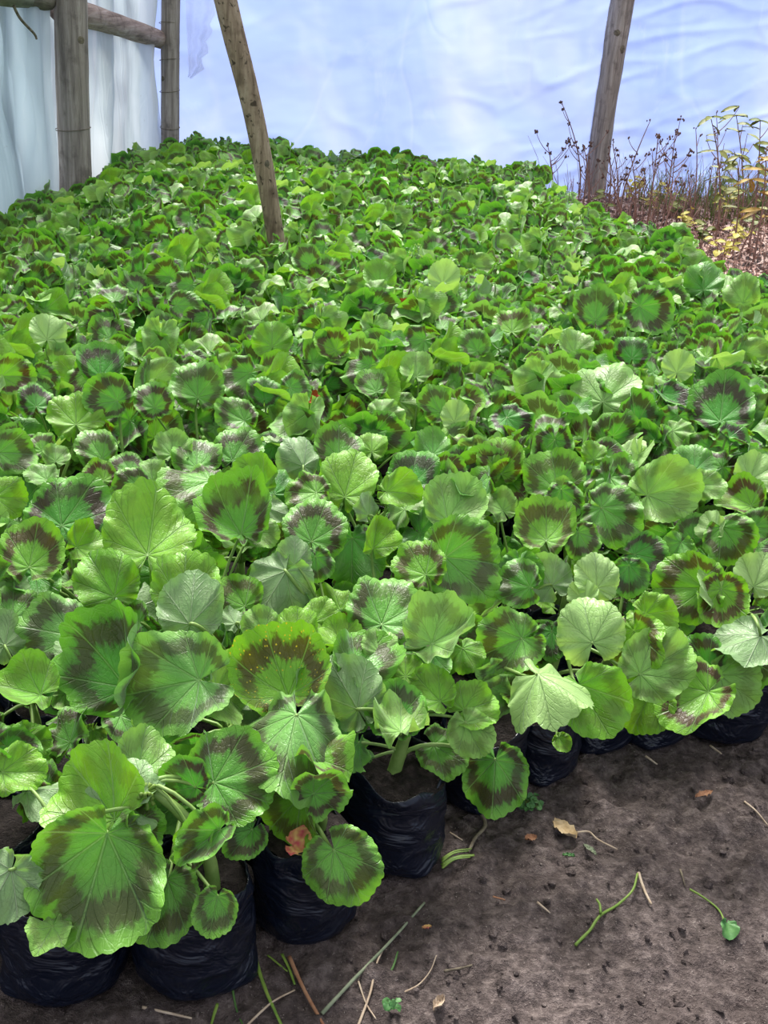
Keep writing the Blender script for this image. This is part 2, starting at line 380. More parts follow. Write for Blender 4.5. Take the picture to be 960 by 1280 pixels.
wb = sheet('wall_back', FILM_B, (-1.54, 6.61), (5.2, 10.4), -0.02, 1.75, 330, 130, back_disp)
tag(wb, 'blue white translucent plastic film wall behind the bed', None, None, 'structure')
def left_disp(s, z):
    return 0.03*math.sin(s*7+2.5*fbm(s, z, 0.9, 2)) + 0.016*math.sin(s*19+z*1.5+3*fbm(s, z, 1.3, 2)) + 0.02*fbm(s, z*0.6, 3, 3)
wl = sheet('wall_left', FILM_L, (-1.80, 1.2), (-1.42, 6.60), -0.02, 2.4, 330, 60, left_disp)
tag(wl, 'grey white plastic film side wall hung in vertical folds', None, None, 'structure')
def flap_disp(s, z):
    v = 0.02*math.sin(s*26+0.6*z) + 0.015*fbm(s*3, z, 1.5, 3)
    return -0.015 + v - 0.10*max(0, s-0.25)*(1+0.8*max(0, 0.9-z))
fl = sheet('plastic_flap', FILM_L, (-1.60, 4.30), (-1.52, 4.85), 0.0, 2.3, 60, 60, flap_disp)
tag(fl, 'loose overlapping plastic flap with curled edge beside the thick corner post', 'plastic flap')

# ------------------------------------------------------------------ posts, rails
def log(name, mat, pts, ra, rb, seed, label, cat, knots=3, k=22):
    def jit(t, q):
        return 1 + 0.05*mnoise.noise(Vector((math.cos(q)*1.3, math.sin(q)*1.3, t*6+seed))) + 0.03*mnoise.noise(Vector((math.cos(q)*5, math.sin(q)*5, t*9+seed)))
    base = np.array(pts[0]); mb = MB()
    P = smooth_path([np.array(p)-base for p in pts], 14)
    rg = random.Random(seed)
    for i in range(1, len(P)-1): P[i] += np.array([rg.uniform(-1, 1), rg.uniform(-1, 1), 0])*ra*0.010
    tube(mb, P, ra, rb, k, jit)
    o = mb.build(name, mat, None, True, False, base); tag(o, label, cat)
    for j in range(knots):
        i = rg.randrange(3, len(P)-3); q = -PI/2 + rg.uniform(-0.9, 0.9); r = ra+(rb-ra)*i/(len(P)-1)
        kb = MB(); c = P[i]; dv = np.array([math.cos(q), math.sin(q), 0]); tv = np.array([-dv[1], dv[0], 0])
        V = []; 
        for a, ro in enumerate((r*0.35, r*0.27, r*0.12)):
            for m in range(10):
                an = 2*PI*m/10; V.append(c + dv*(r*(0.90+0.07*a)) + tv*ro*math.cos(an) + np.array([0, 0, 1.4*ro*math.sin(an)]))
        V.append(c + dv*r*1.02)
        Fc = [(a*10+m, a*10+(m+1) % 10, (a+1)*10+(m+1) % 10, (a+1)*10+m) for a in range(2) for m in range(10)] + [(20+m, 20+(m+1) % 10, 30) for m in range(10)]
        kb.add(V, Fc); kb.build('knot', BARK, o)
    return o
log('corner_post', POST, [(-1.43, 4.91, -0.02), (-1.425, 4.91, 0.6), (-1.418, 4.91, 1.2), (-1.41, 4.91, 2.3)], 0.069, 0.065, 11, 'thick grey weathered post standing against the side film', 'post', 3)
log('corner_post', POST, [(-1.355, 6.52, -0.02), (-1.352, 6.52, 0.6), (-1.345, 6.52, 1.2), (-1.34, 6.52, 2.3)], 0.050, 0.050, 23, 'slimmer grey post in the corner where the two film walls meet', 'post', 3)
log('leaning_pole', POLE, [(-0.375, 3.9, -0.02), (-0.445, 3.9, 0.356), (-0.53, 3.9, 0.75), (-0.645, 3.9, 1.15), (-0.92, 3.9, 2.2)], 0.028, 0.040, 35, 'thin leaning brown bark pole rising out of the plants', 'pole', 2)
log('support_post', POST, [(1.30, 8.20, -0.02), (1.29, 8.20, 0.6), (1.305, 8.20, 1.25), (1.31, 8.20, 2.3)], 0.082, 0.080, 47, 'grey post among dry weeds before the back film wall', 'post', 3)
def wire_ring(parent, z, r, n):
    mb = MB(); P = [np.array([r*math.cos(a), r*math.sin(a), z+0.008*math.sin(a*1.0+n)]) for a in np.linspace(0, 2*PI, 25)]
    tube(mb, P, 0.0016, 0.0016, 5); mb.build('wire_binding', BARK, parent)
for o in list(COL.objects):
    if o.name == 'corner_post': wire_ring(o, 0.58, 0.073, 1)
    if o.name == 'corner_post.001':
        for i, z in enumerate((0.45, 0.64, 0.80, 0.98)): wire_ring(o, z, 0.054, i)
log('side_rail', RAIL, [(-1.475, 4.95, 1.02), (-1.455, 5.5, 0.975), (-1.435, 6.05, 0.925), (-1.41, 6.56, 0.875)], 0.052, 0.048, 57, 'reddish brown round rail joining the two side posts', 'rail', 0)
log('side_rail', DRAIL, [(-1.50, 4.86, 1.045), (-1.52, 4.45, 1.075), (-1.545, 3.9, 1.11), (-1.57, 3.2, 1.15)], 0.040, 0.040, 67, 'dark rail end reaching past the thick post towards the viewer', 'rail', 0)
mb = MB()
P = [np.array(p) for p in ((-1.475, 4.16, 1.055), (-1.475, 4.35, 1.050), (-1.47, 4.52, 1.046))]
tube(mb, P, 0.030, 0.030, 10, lambda t, q: 1+0.15*mnoise.noise(Vector((math.cos(q)*2, math.sin(q)*2, t*5))))
tag(mb.build('mossy_plank', wood_material('mossy_wood', (0.06, 0.06, 0.035), (0.17, 0.17, 0.11), (0.28, 0.29, 0.21), 0.0, (14, 0.9, 14))), 'short mossy wood end at the top corner above the side film', 'plank')
mb = MB(); tube(mb, smooth_path([(-1.462, 4.33, 1.04), (-1.452, 4.38, 0.985), (-1.43, 4.46, 0.935), (-1.425, 4.475, 0.915)], 6), 0.006, 0.004, 6)
tag(mb.build('hanging_twig', BARK), 'dark bent twig hanging from the mossy wood end', 'twig')
# torn strip hanging by the corner post
mb = MB(); V = []; nu, nv = 16, 26
for j in range(nv+1):
    f = j/nv; z = 1.42 - f*0.72
    wd = 0.20*(1-f)**0.6 + 0.03 + 0.02*math.sin(j*1.9)*f
    for i in range(nu+1):
        s = i/nu; x = -1.30 + s*wd + 0.035*f; y = 6.58 + 0.018*math.sin(s*11+f*2)*(0.4+f)
        V.append((x, y, z + 0.03*(s-0.5)*math.sin(5*s)*f))
k = nu+1; mb.add(V, [(j*k+i, j*k+i+1, (j+1)*k+i+1, (j+1)*k+i) for j in range(nv) for i in range(nu)])
tag(mb.build('torn_plastic_strip', FILM_T), 'torn translucent plastic strip dangling beside the slim corner post', 'plastic strip')

# ------------------------------------------------------------------ grow bags
def bag_mb(seed, R=0.071, H=0.14, hi=False):
    rg = random.Random(seed); nk = 56 if hi else 22; prof = []
    nz = 16 if hi else 6
    ph = rg.uniform(0, 6); ear = rg.uniform(0, PI); lean = (rg.uniform(-.01, .01), rg.uniform(-.01, .01))
    V = []; mb = MB()
    lev = [(0.0, 0.55), (0.0, 0.86), (0.05, 0.97)] + [(0.1+0.9*i/nz, 1.0) for i in range(nz+1)] + [(1.01, 0.985), (0.985, 0.965), (0.86, 0.95)]
    for li, (f, rr) in enumerate(lev):
        for j in range(nk):
            q = 2*PI*j/nk; cx, cy = math.cos(q), math.sin(q)
            r = R*rr*(1 + 0.05*math.sin(PI*min(f, 1))*1.0 - 0.02*f)
            wr = mnoise.noise(Vector((cx*2.2, cy*2.2, f*5+seed*3.3)))*0.06 + mnoise.noise(Vector((cx*6, cy*6, f*13+seed*1.7)))*0.04
            wr += 0.03*max(0, f-0.75)*4*math.sin(q*3+ph) + 0.02*max(0, f-0.6)*math.sin(q*9+ph*2)
            r *= 1+wr
            e = max(0, math.cos(q-ear))**14 + max(0, -math.cos(q-ear))**14
            r += 0.014*e*max(0, 1-f*4)
            z = H*f
            if f > 0.8: z += H*(f-0.8)*5*(0.07*math.sin(2*q+ph) + 0.05*math.sin(5*q+2*ph))
            V.append((r*cx+lean[0]*f, r*cy+lean[1]*f, max(0, z)))
    n = len(lev)
    Fc = [(i*nk+j, i*nk+(j+1) % nk, (i+1)*nk+(j+1) % nk, (i+1)*nk+j) for i in range(n-1) for j in range(nk)] + [tuple(range(nk-1, -1, -1))]
    mb.add(V, Fc); return mb
def soil_mb(seed, R=0.067, z=0.122, hi=False):
    mb = MB(); nk = 40 if hi else 14; rs = (0.25, 0.5, 0.75, 1.0) if not hi else (0.12, 0.25, 0.37, 0.5, 0.62, 0.75, 0.87, 1.0)
    V = [(0, 0, z+0.006)]
    for r in rs:
        for j in range(nk):
            q = 2*PI*j/nk; x, y = R*r*math.cos(q), R*r*math.sin(q)
            V.append((x, y, z + 0.006*(1-r*r) + 0.008*mnoise.noise(Vector((x*95, y*95, seed)))+0.007*mnoise.noise(Vector((x*35, y*35, seed+3)))))
    Fc = [(0, 1+j, 1+(j+1) % nk) for j in range(nk)]
    for i in range(len(rs)-1):
        Fc += [(1+i*nk+j, 1+(i+1)*nk+j, 1+(i+1)*nk+(j+1) % nk, 1+i*nk+(j+1) % nk) for j in range(nk)]
    mb.add(V, Fc); return mb
def main_stem(mb, rg, z0=0.12, z1=0.21, r=0.006, hi=False):
    a = np.array([rg.uniform(-.012, .012), rg.uniform(-.012, .012), z0-0.015]); b = a + np.array([rg.uniform(-.03, .03), rg.uniform(-.03, .03), z1-z0+0.015])
    m = (a+b)/2 + np.array([rg.uniform(-.015, .015), rg.uniform(-.015, .015), 0])
    def jit(t, q): return 1 + 0.22*max(0, math.sin(t*16))**6
    tube(mb, bez(a, m, m, b, 14 if hi else 5), r*1.25, r*0.8, 10 if hi else 6, jit if hi else None); return b

# ------------------------------------------------------------------ geranium plants
LOOKS = {'dark-zoned': 'dddkkdbm', 'broad green': 'ggdkmlgd', 'yellow-green': 'yydbldyd', 'pale wilting': 'plmgudkd', 'brown-ringed': 'bbddkbmd', 'mixed-leaf': 'dgmdpkbu'}
LOOKN = list(LOOKS)
def random_leaves(fol, stm, top, rg, look, n, z0, z1, spread, res, dsize=(0.070, 0.118), seg=7, k=5):
    for i in range(n):
        a = rg.uniform(0, 2*PI); rad = spread*math.sqrt(rg.random())
        z = z0 + (z1-z0)*(1-0.55*(rad/spread)**2)*rg.uniform(0.55, 1.0) if z1 > z0 else z0
        P = np.array([rad*math.cos(a), rad*math.sin(a), z])
        D = rg.uniform(*dsize)
        n_ = nrm(np.array([0.35*math.cos(a), -0.52+0.3*math.sin(a), 0.66]) + np.array([rg.gauss(0, .40), rg.gauss(0, .40), rg.gauss(0, .25)]))
        ty = rg.choice(LOOKS[look])
        if rg.random() < 0.10: n_ = nrm(np.array([rg.gauss(0, .6), -0.8, rg.uniform(-.2, .3)]))
        w_ = nrm(np.array([math.cos(a), math.sin(a), 0])*0.8 + np.array([rg.gauss(0, .5), rg.gauss(0, .5), rg.gauss(0.2, .3)]))
        n2 = n_
        if ty == 'u': n2 = -n_ if rg.random() < .6 else n_
        if ty == 'p': D *= 0.78; n_ = nrm(n_+np.array([rg.gauss(0, .5), .3, rg.gauss(0, .4)])); n2 = n_
        f = rg.choice((.1, .2, .35, .55, .8, -.3)) * (1.3 if ty in 'pu' else 1)
        att = leaf(fol, P, n2, w_, D, ty, f, rg.uniform(-.02, .3), rg.uniform(.03, .085), res[0], res[1], rg)
        petiole(stm, top, att, n2, rg, 0.0022, seg, k)
def proto(seed, look, n, z0, z1, spread, res):
    rg = random.Random(seed); fol, stm = MB(), MB()
    top = main_stem(stm, rg, 0.12, 0.20)
    random_leaves(fol, stm, top, rg, look, n, z0, z1, spread, res)
    return fol, stm

HERO = [
(-0.436,1.31,0.3,0.09,-0.66,0.74,-0.99,-0.01,0.11,0.109,'m',0.0015657874378620373,0.1,0.055),
(-0.323,1.255,0.3,-0.45,-0.73,0.52,-0.1,0.62,0.78,0.166,'k',0.75,0.1,0.055),
(-0.245,1.208,0.3,-0.1,-0.72,0.69,-0.97,-0.09,-0.24,0.149,'m',0.25,0.1,0.055),
(-0.189,1.242,0.28,0.83,-0.44,0.36,0.53,0.83,-0.21,0.096,'l',0.0772397992068874,0.1,0.055),
(-0.256,1.359,0.33,-0.24,0.72,-0.65,-0.03,0.66,0.75,0.106,'u',0.45,0.2,0.055),
(-0.121,1.267,0.29,0.05,-0.64,0.77,-0.42,0.68,0.6,0.132,'s',0.08052163792515002,0.45,0.055),
(-0.029,1.28,0.26,0.18,0.83,-0.53,-0.56,0.53,0.64,0.104,'u',0.2,0.2,0.055),
(-0.011,1.332,0.28,0.21,-0.38,0.9,0.47,0.85,0.25,0.1,'d',0.2,0.2,0.055),
(-0.091,1.137,0.285,0.02,-0.43,0.9,-0.09,-0.9,-0.43,0.155,'m',-0.5,-0.1,0.055),
(-0.157,1.096,0.25,0.19,-0.63,0.75,0.87,0.46,0.16,0.117,'d',0.17249481758725044,0.08,0.055),
(-0.286,0.958,0.21,0.22,-0.81,0.55,-0.16,-0.58,-0.8,0.155,'d',-0.0246527749906702,0.15,0.055),
(-0.303,1.036,0.25,-0.31,-0.66,0.68,-0.71,0.64,0.3,0.127,'y',0.2,0.2,0.055),
(-0.284,1.027,0.25,0.48,0.71,-0.52,-0.88,0.41,-0.24,0.108,'u',0.24734074693614164,0.1,0.055),
(-0.25,1.013,0.23,0.51,-0.56,0.65,0.86,0.32,-0.39,0.06,'d',0.2987596656794956,0.1,0.055),
(-0.265,1.087,0.27,0.51,-0.56,0.65,0.05,0.78,0.63,0.084,'l',0.3,0.1,0.055),
(-0.236,1.127,0.2,0.46,-0.74,0.49,-0.89,-0.35,0.29,0.118,'g',0.3,0.0,0.055),
(-0.219,0.975,0.16,0.27,-0.78,0.56,-0.2,-0.61,-0.76,0.098,'d',0.3,0.1,0.055),
(-0.154,0.959,0.17,0.12,-0.78,0.62,-0.11,-0.63,-0.77,0.054,'d',0.14059283583776291,0.15,0.055),
(-0.137,1.069,0.18,0.19,-0.67,0.72,-0.56,-0.67,-0.48,0.056,'d',0.2,0.1,0.055),
(-0.016,1.051,0.165,0.06,-0.74,0.67,0.56,-0.53,-0.64,0.1,'d',0.35,0.0,0.055),
(-0.077,1.127,0.18,-0.71,-0.61,0.36,-0.02,-0.49,-0.87,0.096,'b',0.2,0.1,0.055),
(-0.412,1.071,0.25,0.22,-0.4,0.89,0.95,0.27,-0.12,0.072,'y',0.3099270557068434,0.2,0.055),
(-0.43,1.158,0.22,0.34,-0.52,0.78,0.81,-0.26,-0.53,0.067,'y',0.2,0.2,0.055),
(-0.373,1.067,0.23,-0.06,-0.18,-0.98,0.96,0.25,-0.1,0.08,'u',0.3369341642510854,0.1,0.055),
(-0.325,0.907,0.17,0.09,0.15,0.98,-0.09,-0.98,0.16,0.055,'l',0.2848098157186113,0.1,0.055),
(-0.383,0.939,0.2,0.34,0.77,-0.54,-0.34,-0.43,-0.84,0.084,'u',0.3,0.1,0.055),
(-0.436,1.183,0.29,0.17,-0.25,0.95,-0.97,0.14,0.21,0.089,'y',0.3,0.3,0.055),
(-0.523,1.404,0.28,0.23,-0.47,0.85,-0.22,0.83,0.52,0.074,'d',0.10465317837203408,0.1,0.055),
(-0.501,1.289,0.3,-0.47,0.61,-0.63,-0.56,0.34,0.75,0.075,'u',0.22232130213625087,0.1,0.055),
(-0.412,1.256,0.26,0.23,-0.6,0.76,-0.6,0.53,0.6,0.03,'l',0.3,0.3,0.12),
(-0.4,1.238,0.24,0.41,-0.52,0.75,0.15,-0.77,-0.62,0.042,'l',0.3,0.3,0.12),
(-0.36,1.217,0.2,0.4,-0.59,0.7,0.12,-0.73,-0.68,0.036,'l',0.3,0.3,0.12),
(-0.397,1.287,0.29,-0.24,0.26,-0.94,-0.91,0.28,0.31,0.062,'u',0.2,0.1,0.055),
(-0.231,1.456,0.22,0.2,-0.64,0.74,-0.58,0.54,0.62,0.087,'k',0.2,0.1,0.055),
(-0.204,1.4,0.29,-0.25,0.34,-0.91,-0.55,0.72,0.42,0.041,'u',0.05314440924603298,0.1,0.055),
(-0.495,1.611,0.34,0.12,-0.66,0.74,0.39,0.72,0.58,0.14,'k',0.07771522081241314,0.06,0.055),
(-0.355,1.547,0.34,0.14,-0.55,0.82,-0.05,0.83,0.56,0.155,'y',0.31804931965598504,0.2,0.055),
(-0.239,1.607,0.35,0.08,-0.57,0.82,-0.56,0.65,0.51,0.134,'d',0.41987096589787165,0.5,0.055),
(-0.516,1.477,0.33,0.25,-0.64,0.73,-0.02,0.75,0.66,0.102,'b',0.2,0.1,0.055),
(-0.398,1.443,0.31,0.22,-0.77,0.59,-0.58,0.39,0.72,0.101,'y',0.24837983121308574,0.1,0.055),
(-0.279,1.427,0.32,0.13,-0.65,0.75,-0.13,0.74,0.66,0.111,'y',0.38700608313891294,0.3,0.055),
(-0.453,1.543,0.32,0.56,-0.43,0.7,0.61,0.79,-0.0,0.076,'y',0.3,0.1,0.055),
(-0.421,1.701,0.35,0.15,-0.58,0.8,-0.97,-0.23,0.02,0.077,'d',0.2,0.1,0.055),
(-0.319,1.732,0.35,0.14,-0.24,0.96,-0.69,-0.72,-0.08,0.129,'d',0.2,0.0,0.055),
(-0.611,1.646,0.34,0.28,-0.7,0.65,0.94,0.32,-0.06,0.073,'y',0.11210937016583401,0.1,0.055),
(-0.629,1.757,0.3,0.35,-0.6,0.72,-0.2,0.7,0.68,0.099,'g',0.23667389593057322,0.1,0.055),
(-0.588,1.748,0.34,0.37,-0.39,0.84,-0.83,0.26,0.49,0.06,'l',0.2,0.1,0.055),
(-0.647,1.789,0.36,0.46,-0.65,0.61,0.86,0.5,-0.12,0.086,'d',0.2432252611111539,0.1,0.055),
(-0.516,1.838,0.36,0.22,-0.75,0.62,-0.6,0.4,0.69,0.079,'d',0.24251148055170252,0.1,0.055),
(-0.581,1.814,0.35,0.32,-0.63,0.7,-0.19,0.69,0.7,0.05,'l',0.28896908332634524,0.1,0.055),
(-0.617,1.854,0.35,0.24,-0.67,0.7,-0.19,0.68,0.71,0.057,'b',0.44553869897191156,0.1,0.055),
(-0.491,1.768,0.34,0.2,-0.67,0.72,-0.6,0.5,0.62,0.06,'b',-0.003548675477423685,0.2,0.055),
(-0.4,1.762,0.35,0.64,-0.57,0.5,-0.12,0.57,0.81,0.063,'l',0.3,0.2,0.1),
(-0.454,1.813,0.34,0.16,-0.59,0.79,-0.6,0.58,0.55,0.065,'d',0.03776714078327757,0.1,0.055),
(-0.343,1.866,0.35,0.09,-0.52,0.85,-0.16,0.84,0.52,0.095,'d',0.2452764009561565,0.1,0.055),
(-0.274,1.914,0.35,0.19,-0.68,0.7,0.34,0.72,0.61,0.097,'d',0.17470146140597864,0.1,0.055),
(-0.228,1.787,0.35,-0.2,-0.82,0.53,-0.57,0.54,0.62,0.094,'y',0.29772888555358545,0.1,0.055),
(-0.207,1.472,0.29,0.09,-0.69,0.72,-0.57,0.55,0.6,0.074,'b',0.2943163051334206,0.1,0.055),
(-0.518,1.494,0.27,0.21,-0.49,0.84,0.35,-0.77,-0.54,0.08,'g',0.25807852632022665,0.1,0.055),
(-0.106,1.62,0.34,0.13,-0.72,0.68,0.23,0.69,0.69,0.11,'d',0.2,0.05,0.055),
(-0.064,1.786,0.36,0.01,-0.77,0.64,0.16,0.63,0.76,0.11,'y',0.24345333111634998,0.1,0.055),
(-0.131,1.739,0.35,-0.19,-0.49,0.85,-0.98,0.14,-0.14,0.084,'b',0.2,0.1,0.055),
(0.046,1.863,0.35,-0.06,-0.66,0.75,0.1,0.74,0.66,0.103,'k',0.33683312751219785,0.1,0.055),
(0.023,1.75,0.36,-0.04,-0.69,0.72,1.0,0.02,0.08,0.076,'y',0.3286888527919798,0.1,0.055),
(0.111,1.892,0.35,0.12,-0.76,0.64,0.98,0.17,0.01,0.067,'d',0.31655811802940903,0.1,0.055),
(0.122,1.735,0.35,-0.09,-0.72,0.69,0.43,0.6,0.68,0.116,'l',0.32918082633812673,0.1,0.055),
(0.132,1.573,0.33,0.17,-0.83,0.54,0.99,0.15,-0.08,0.145,'d',0.20699283198757457,0.05,0.055),
(0.06,1.511,0.345,-0.16,-0.71,0.68,-0.53,0.64,0.55,0.084,'b',0.056097306412141404,0.2,0.055),
(-0.011,1.626,0.33,0.39,-0.74,0.55,0.09,0.63,0.77,0.075,'y',0.7,0.1,0.055),
(-0.027,1.722,0.34,-0.75,0.52,-0.4,-0.08,0.54,0.84,0.056,'u',0.2,0.1,0.055),
(-0.048,1.694,0.26,0.11,-0.78,0.62,0.08,-0.61,-0.79,0.113,'g',0.1474359244544229,0.1,0.055),
(-0.151,1.499,0.3,0.12,0.8,-0.58,-0.43,-0.49,-0.76,0.107,'u',0.11484204532588427,0.1,0.055),
(-0.131,1.532,0.33,-0.17,0.83,-0.54,-0.09,0.53,0.84,0.064,'u',0.3,0.2,0.055),
(-0.098,1.553,0.31,0.25,-0.81,0.54,0.25,-0.48,-0.84,0.06,'d',0.3,0.1,0.055),
(0.016,1.428,0.31,-0.04,-0.59,0.81,0.25,0.77,0.58,0.123,'d',0.2,0.1,0.055),
(-0.202,1.78,0.34,0.15,-0.58,0.8,-0.56,0.62,0.55,0.086,'g',0.2,0.1,0.055),
(-0.19,1.706,0.33,-0.15,0.57,-0.81,0.96,-0.1,-0.25,0.056,'u',0.2,0.1,0.055),
(-0.188,1.59,0.34,0.08,-0.73,0.68,0.99,0.13,0.03,0.055,'l',0.016818034370136528,0.1,0.055),
(-0.161,1.854,0.37,-0.15,0.76,-0.63,-0.57,0.45,0.69,0.085,'u',0.4,0.2,0.055),
(-0.091,1.914,0.37,0.11,-0.7,0.7,-0.09,0.7,0.71,0.096,'d',0.01586700710642186,0.1,0.055),
(-0.032,1.958,0.36,-0.02,-0.72,0.7,-0.08,0.7,0.71,0.063,'y',0.30813047759150214,0.1,0.055),
(0.209,1.94,0.36,-0.11,-0.89,0.45,-0.07,0.45,0.89,0.095,'b',0.38421478146162097,0.05,0.055),
(0.133,1.941,0.35,0.01,-0.71,0.71,-0.05,0.71,0.71,0.068,'k',0.10110366412040955,0.1,0.055),
(0.082,1.983,0.36,-0.07,-0.64,0.77,-0.05,0.77,0.63,0.075,'g',0.29066549461055535,0.1,0.055),
(0.198,1.773,0.34,0.08,-0.67,0.74,-0.52,0.61,0.6,0.063,'l',0.26814782787588376,0.1,0.055),
(-0.083,1.434,0.29,0.02,-0.68,0.73,0.4,0.68,0.62,0.054,'y',0.15724193794721616,0.1,0.055),
(-0.16,1.369,0.3,0.07,-0.67,0.74,-0.57,0.58,0.58,0.059,'l',0.1291726809727798,0.1,0.055),
(-0.11,1.387,0.29,0.01,-0.39,0.92,-0.1,0.92,0.39,0.066,'y',0.4066018607632831,0.2,0.055),
(-0.049,1.382,0.28,0.08,-0.37,0.93,-0.5,0.79,0.36,0.071,'y',0.4009316466448303,0.2,0.055),
(0.1,1.385,0.3,-0.29,-0.47,0.83,0.77,0.4,0.5,0.116,'l',0.6,0.2,0.055),
(0.047,1.336,0.27,-0.05,-0.65,0.76,-0.07,0.76,0.65,0.049,'y',0.14798701031395525,0.1,0.055),
(0.008,1.361,0.29,0.06,-0.58,0.82,-0.07,0.81,0.58,0.054,'l',0.2,0.1,0.055),
(0.135,1.404,0.26,-0.1,-0.66,0.74,0.52,-0.67,-0.52,0.056,'y',-0.03231676897571345,0.1,0.055),
(0.088,1.387,0.25,-0.08,-0.65,0.75,0.06,-0.76,-0.65,0.053,'g',0.030121312659119034,0.1,0.055),
(0.037,1.273,0.24,-0.04,-0.66,0.75,-0.07,0.75,0.66,0.086,'k',-0.011823644869070851,0.2,0.055),
(0.045,1.244,0.24,-0.08,-0.16,0.98,-0.03,0.99,0.16,0.079,'l',0.2,0.4,0.12),
(0.085,1.311,0.25,-0.08,-0.55,0.83,-0.71,0.62,0.34,0.071,'y',0.15822998752046308,0.1,0.055),
(0.145,1.314,0.23,-0.01,-0.62,0.78,0.91,0.32,0.27,0.075,'y',0.2202697079130616,0.15,0.055),
(0.142,1.281,0.21,-0.04,-0.85,0.53,0.49,-0.48,-0.73,0.07,'l',0.3,-0.1,0.055),
(0.107,1.292,0.17,-0.04,-0.51,0.86,0.88,-0.43,-0.21,0.076,'d',-0.0024013510675889166,0.1,0.055),
(0.003,1.279,0.16,0.07,-0.58,0.81,-0.9,0.31,0.31,0.02,'g',-0.06151106494060732,0.1,0.055),
(-0.011,1.262,0.18,0.85,-0.38,0.36,-0.09,-0.78,-0.62,0.057,'g',-0.0749817449807523,0.1,0.055),
(-0.032,1.281,0.22,-0.0,-0.62,0.79,-0.55,0.66,0.51,0.07,'k',-0.01834579563687909,0.1,0.055),
(0.182,1.279,0.14,-0.1,-0.88,0.47,0.01,-0.47,-0.88,0.109,'d',-0.45,0.0,0.055),
(0.199,1.428,0.27,-0.13,-0.77,0.62,-0.91,-0.16,-0.39,0.103,'d',0.19850154963078248,0.05,0.055),
(0.219,1.564,0.3,-0.42,-0.77,0.48,-0.87,0.5,0.03,0.08,'d',-0.027990989775438763,0.1,0.055),
(0.321,1.467,0.28,-0.1,-0.81,0.58,-0.23,0.58,0.78,0.108,'p',0.29523069048058864,-0.1,0.055),
(0.251,1.332,0.27,-0.12,-0.23,0.97,0.76,-0.65,-0.06,0.124,'p',-0.3,-0.3,0.055),
(0.343,1.585,0.31,0.11,-0.88,0.46,-0.08,0.46,0.89,0.078,'p',0.10415402407123728,0.05,0.055),
(0.316,1.361,0.22,-0.16,-0.58,0.8,0.48,-0.75,-0.45,0.112,'y',0.25,0.2,0.055),
(0.395,1.466,0.26,-0.69,-0.6,0.41,0.19,-0.7,-0.69,0.108,'b',0.3,0.2,0.055),
(0.417,1.431,0.25,-0.05,-0.76,0.65,0.83,0.32,0.45,0.116,'l',0.33450399899770156,-0.05,0.055),
(0.481,1.426,0.2,-0.27,-0.38,0.89,-0.88,-0.28,-0.39,0.124,'b',0.25,0.3,0.055),
(0.505,1.499,0.23,-0.28,-0.8,0.52,-0.53,0.59,0.61,0.076,'k',0.13816752601978896,0.05,0.055),
(0.551,1.476,0.2,0.1,-0.83,0.55,0.83,-0.23,-0.5,0.096,'l',0.2,0.0,0.055),
(0.502,1.614,0.29,-0.46,-0.75,0.47,-0.89,0.37,-0.28,0.124,'b',0.2340544224996508,0.1,0.055),
(0.544,1.581,0.29,-0.1,-0.83,0.55,0.05,-0.56,-0.83,0.091,'b',0.3,0.1,0.055),
(0.532,1.592,0.3,0.34,-0.76,0.55,-0.24,0.49,0.83,0.076,'p',0.2180570725806592,0.1,0.055),
(0.596,1.752,0.32,-0.31,-0.8,0.52,0.57,-0.59,-0.57,0.093,'d',0.1516154056274301,0.05,0.055),
(0.568,1.778,0.33,-0.73,-0.55,0.41,-0.36,0.82,0.45,0.058,'p',0.212057820994222,0.05,0.055),
(0.624,1.667,0.3,-0.23,-0.83,0.52,0.29,0.45,0.85,0.082,'p',0.2,0.1,0.055),
(0.567,1.494,0.27,0.19,0.28,-0.94,-0.92,-0.3,-0.27,0.107,'u',0.2983891956338879,0.1,0.055),
(0.43,1.536,0.27,-0.25,-0.63,0.74,0.82,-0.54,-0.19,0.085,'y',0.2925826594234686,0.1,0.055),
(0.494,1.849,0.36,-0.25,-0.83,0.49,0.92,-0.05,0.38,0.128,'l',0.28308797192123025,0.05,0.055),
(0.388,1.75,0.35,-0.21,-0.77,0.6,0.85,-0.45,-0.27,0.111,'d',0.0369776366975184,0.05,0.055),
(0.302,1.877,0.36,-0.26,-0.71,0.65,-0.18,0.7,0.7,0.115,'d',0.25,0.1,0.055),
(0.308,1.788,0.35,0.04,-0.92,0.4,0.25,-0.38,-0.89,0.075,'d',0.21044208350785726,0.1,0.055),
(0.27,1.691,0.34,-0.26,-0.6,0.75,-0.0,0.78,0.62,0.106,'b',0.0019879797589798798,0.45,0.055),
(0.331,1.676,0.33,0.12,-0.82,0.57,0.56,-0.42,-0.72,0.066,'d',0.02167747711089338,0.1,0.055),
(0.406,1.634,0.29,-0.13,-0.84,0.53,0.06,-0.54,-0.84,0.07,'k',0.26040986536474797,0.1,0.055),
(0.444,1.698,0.3,-0.14,-0.75,0.64,0.98,-0.2,-0.01,0.083,'k',0.009353809383000775,0.1,0.055),
(0.584,2.012,0.36,-0.27,-0.68,0.68,0.03,0.7,0.72,0.083,'g',0.005904443525425865,0.1,0.055),
(0.583,1.897,0.36,-0.19,-0.76,0.63,0.98,-0.13,0.14,0.064,'l',0.31584303176407724,0.1,0.055),
(0.641,1.888,0.34,-0.3,-0.57,0.77,-0.75,0.64,0.18,0.096,'b',0.43524222506483934,0.1,0.055),
(0.693,1.966,0.36,-0.22,-0.65,0.73,0.84,0.26,0.48,0.093,'p',0.21692268950893834,0.1,0.055),
(0.433,1.952,0.35,-0.12,-0.7,0.7,0.01,0.71,0.71,0.072,'d',0.3,0.2,0.1),
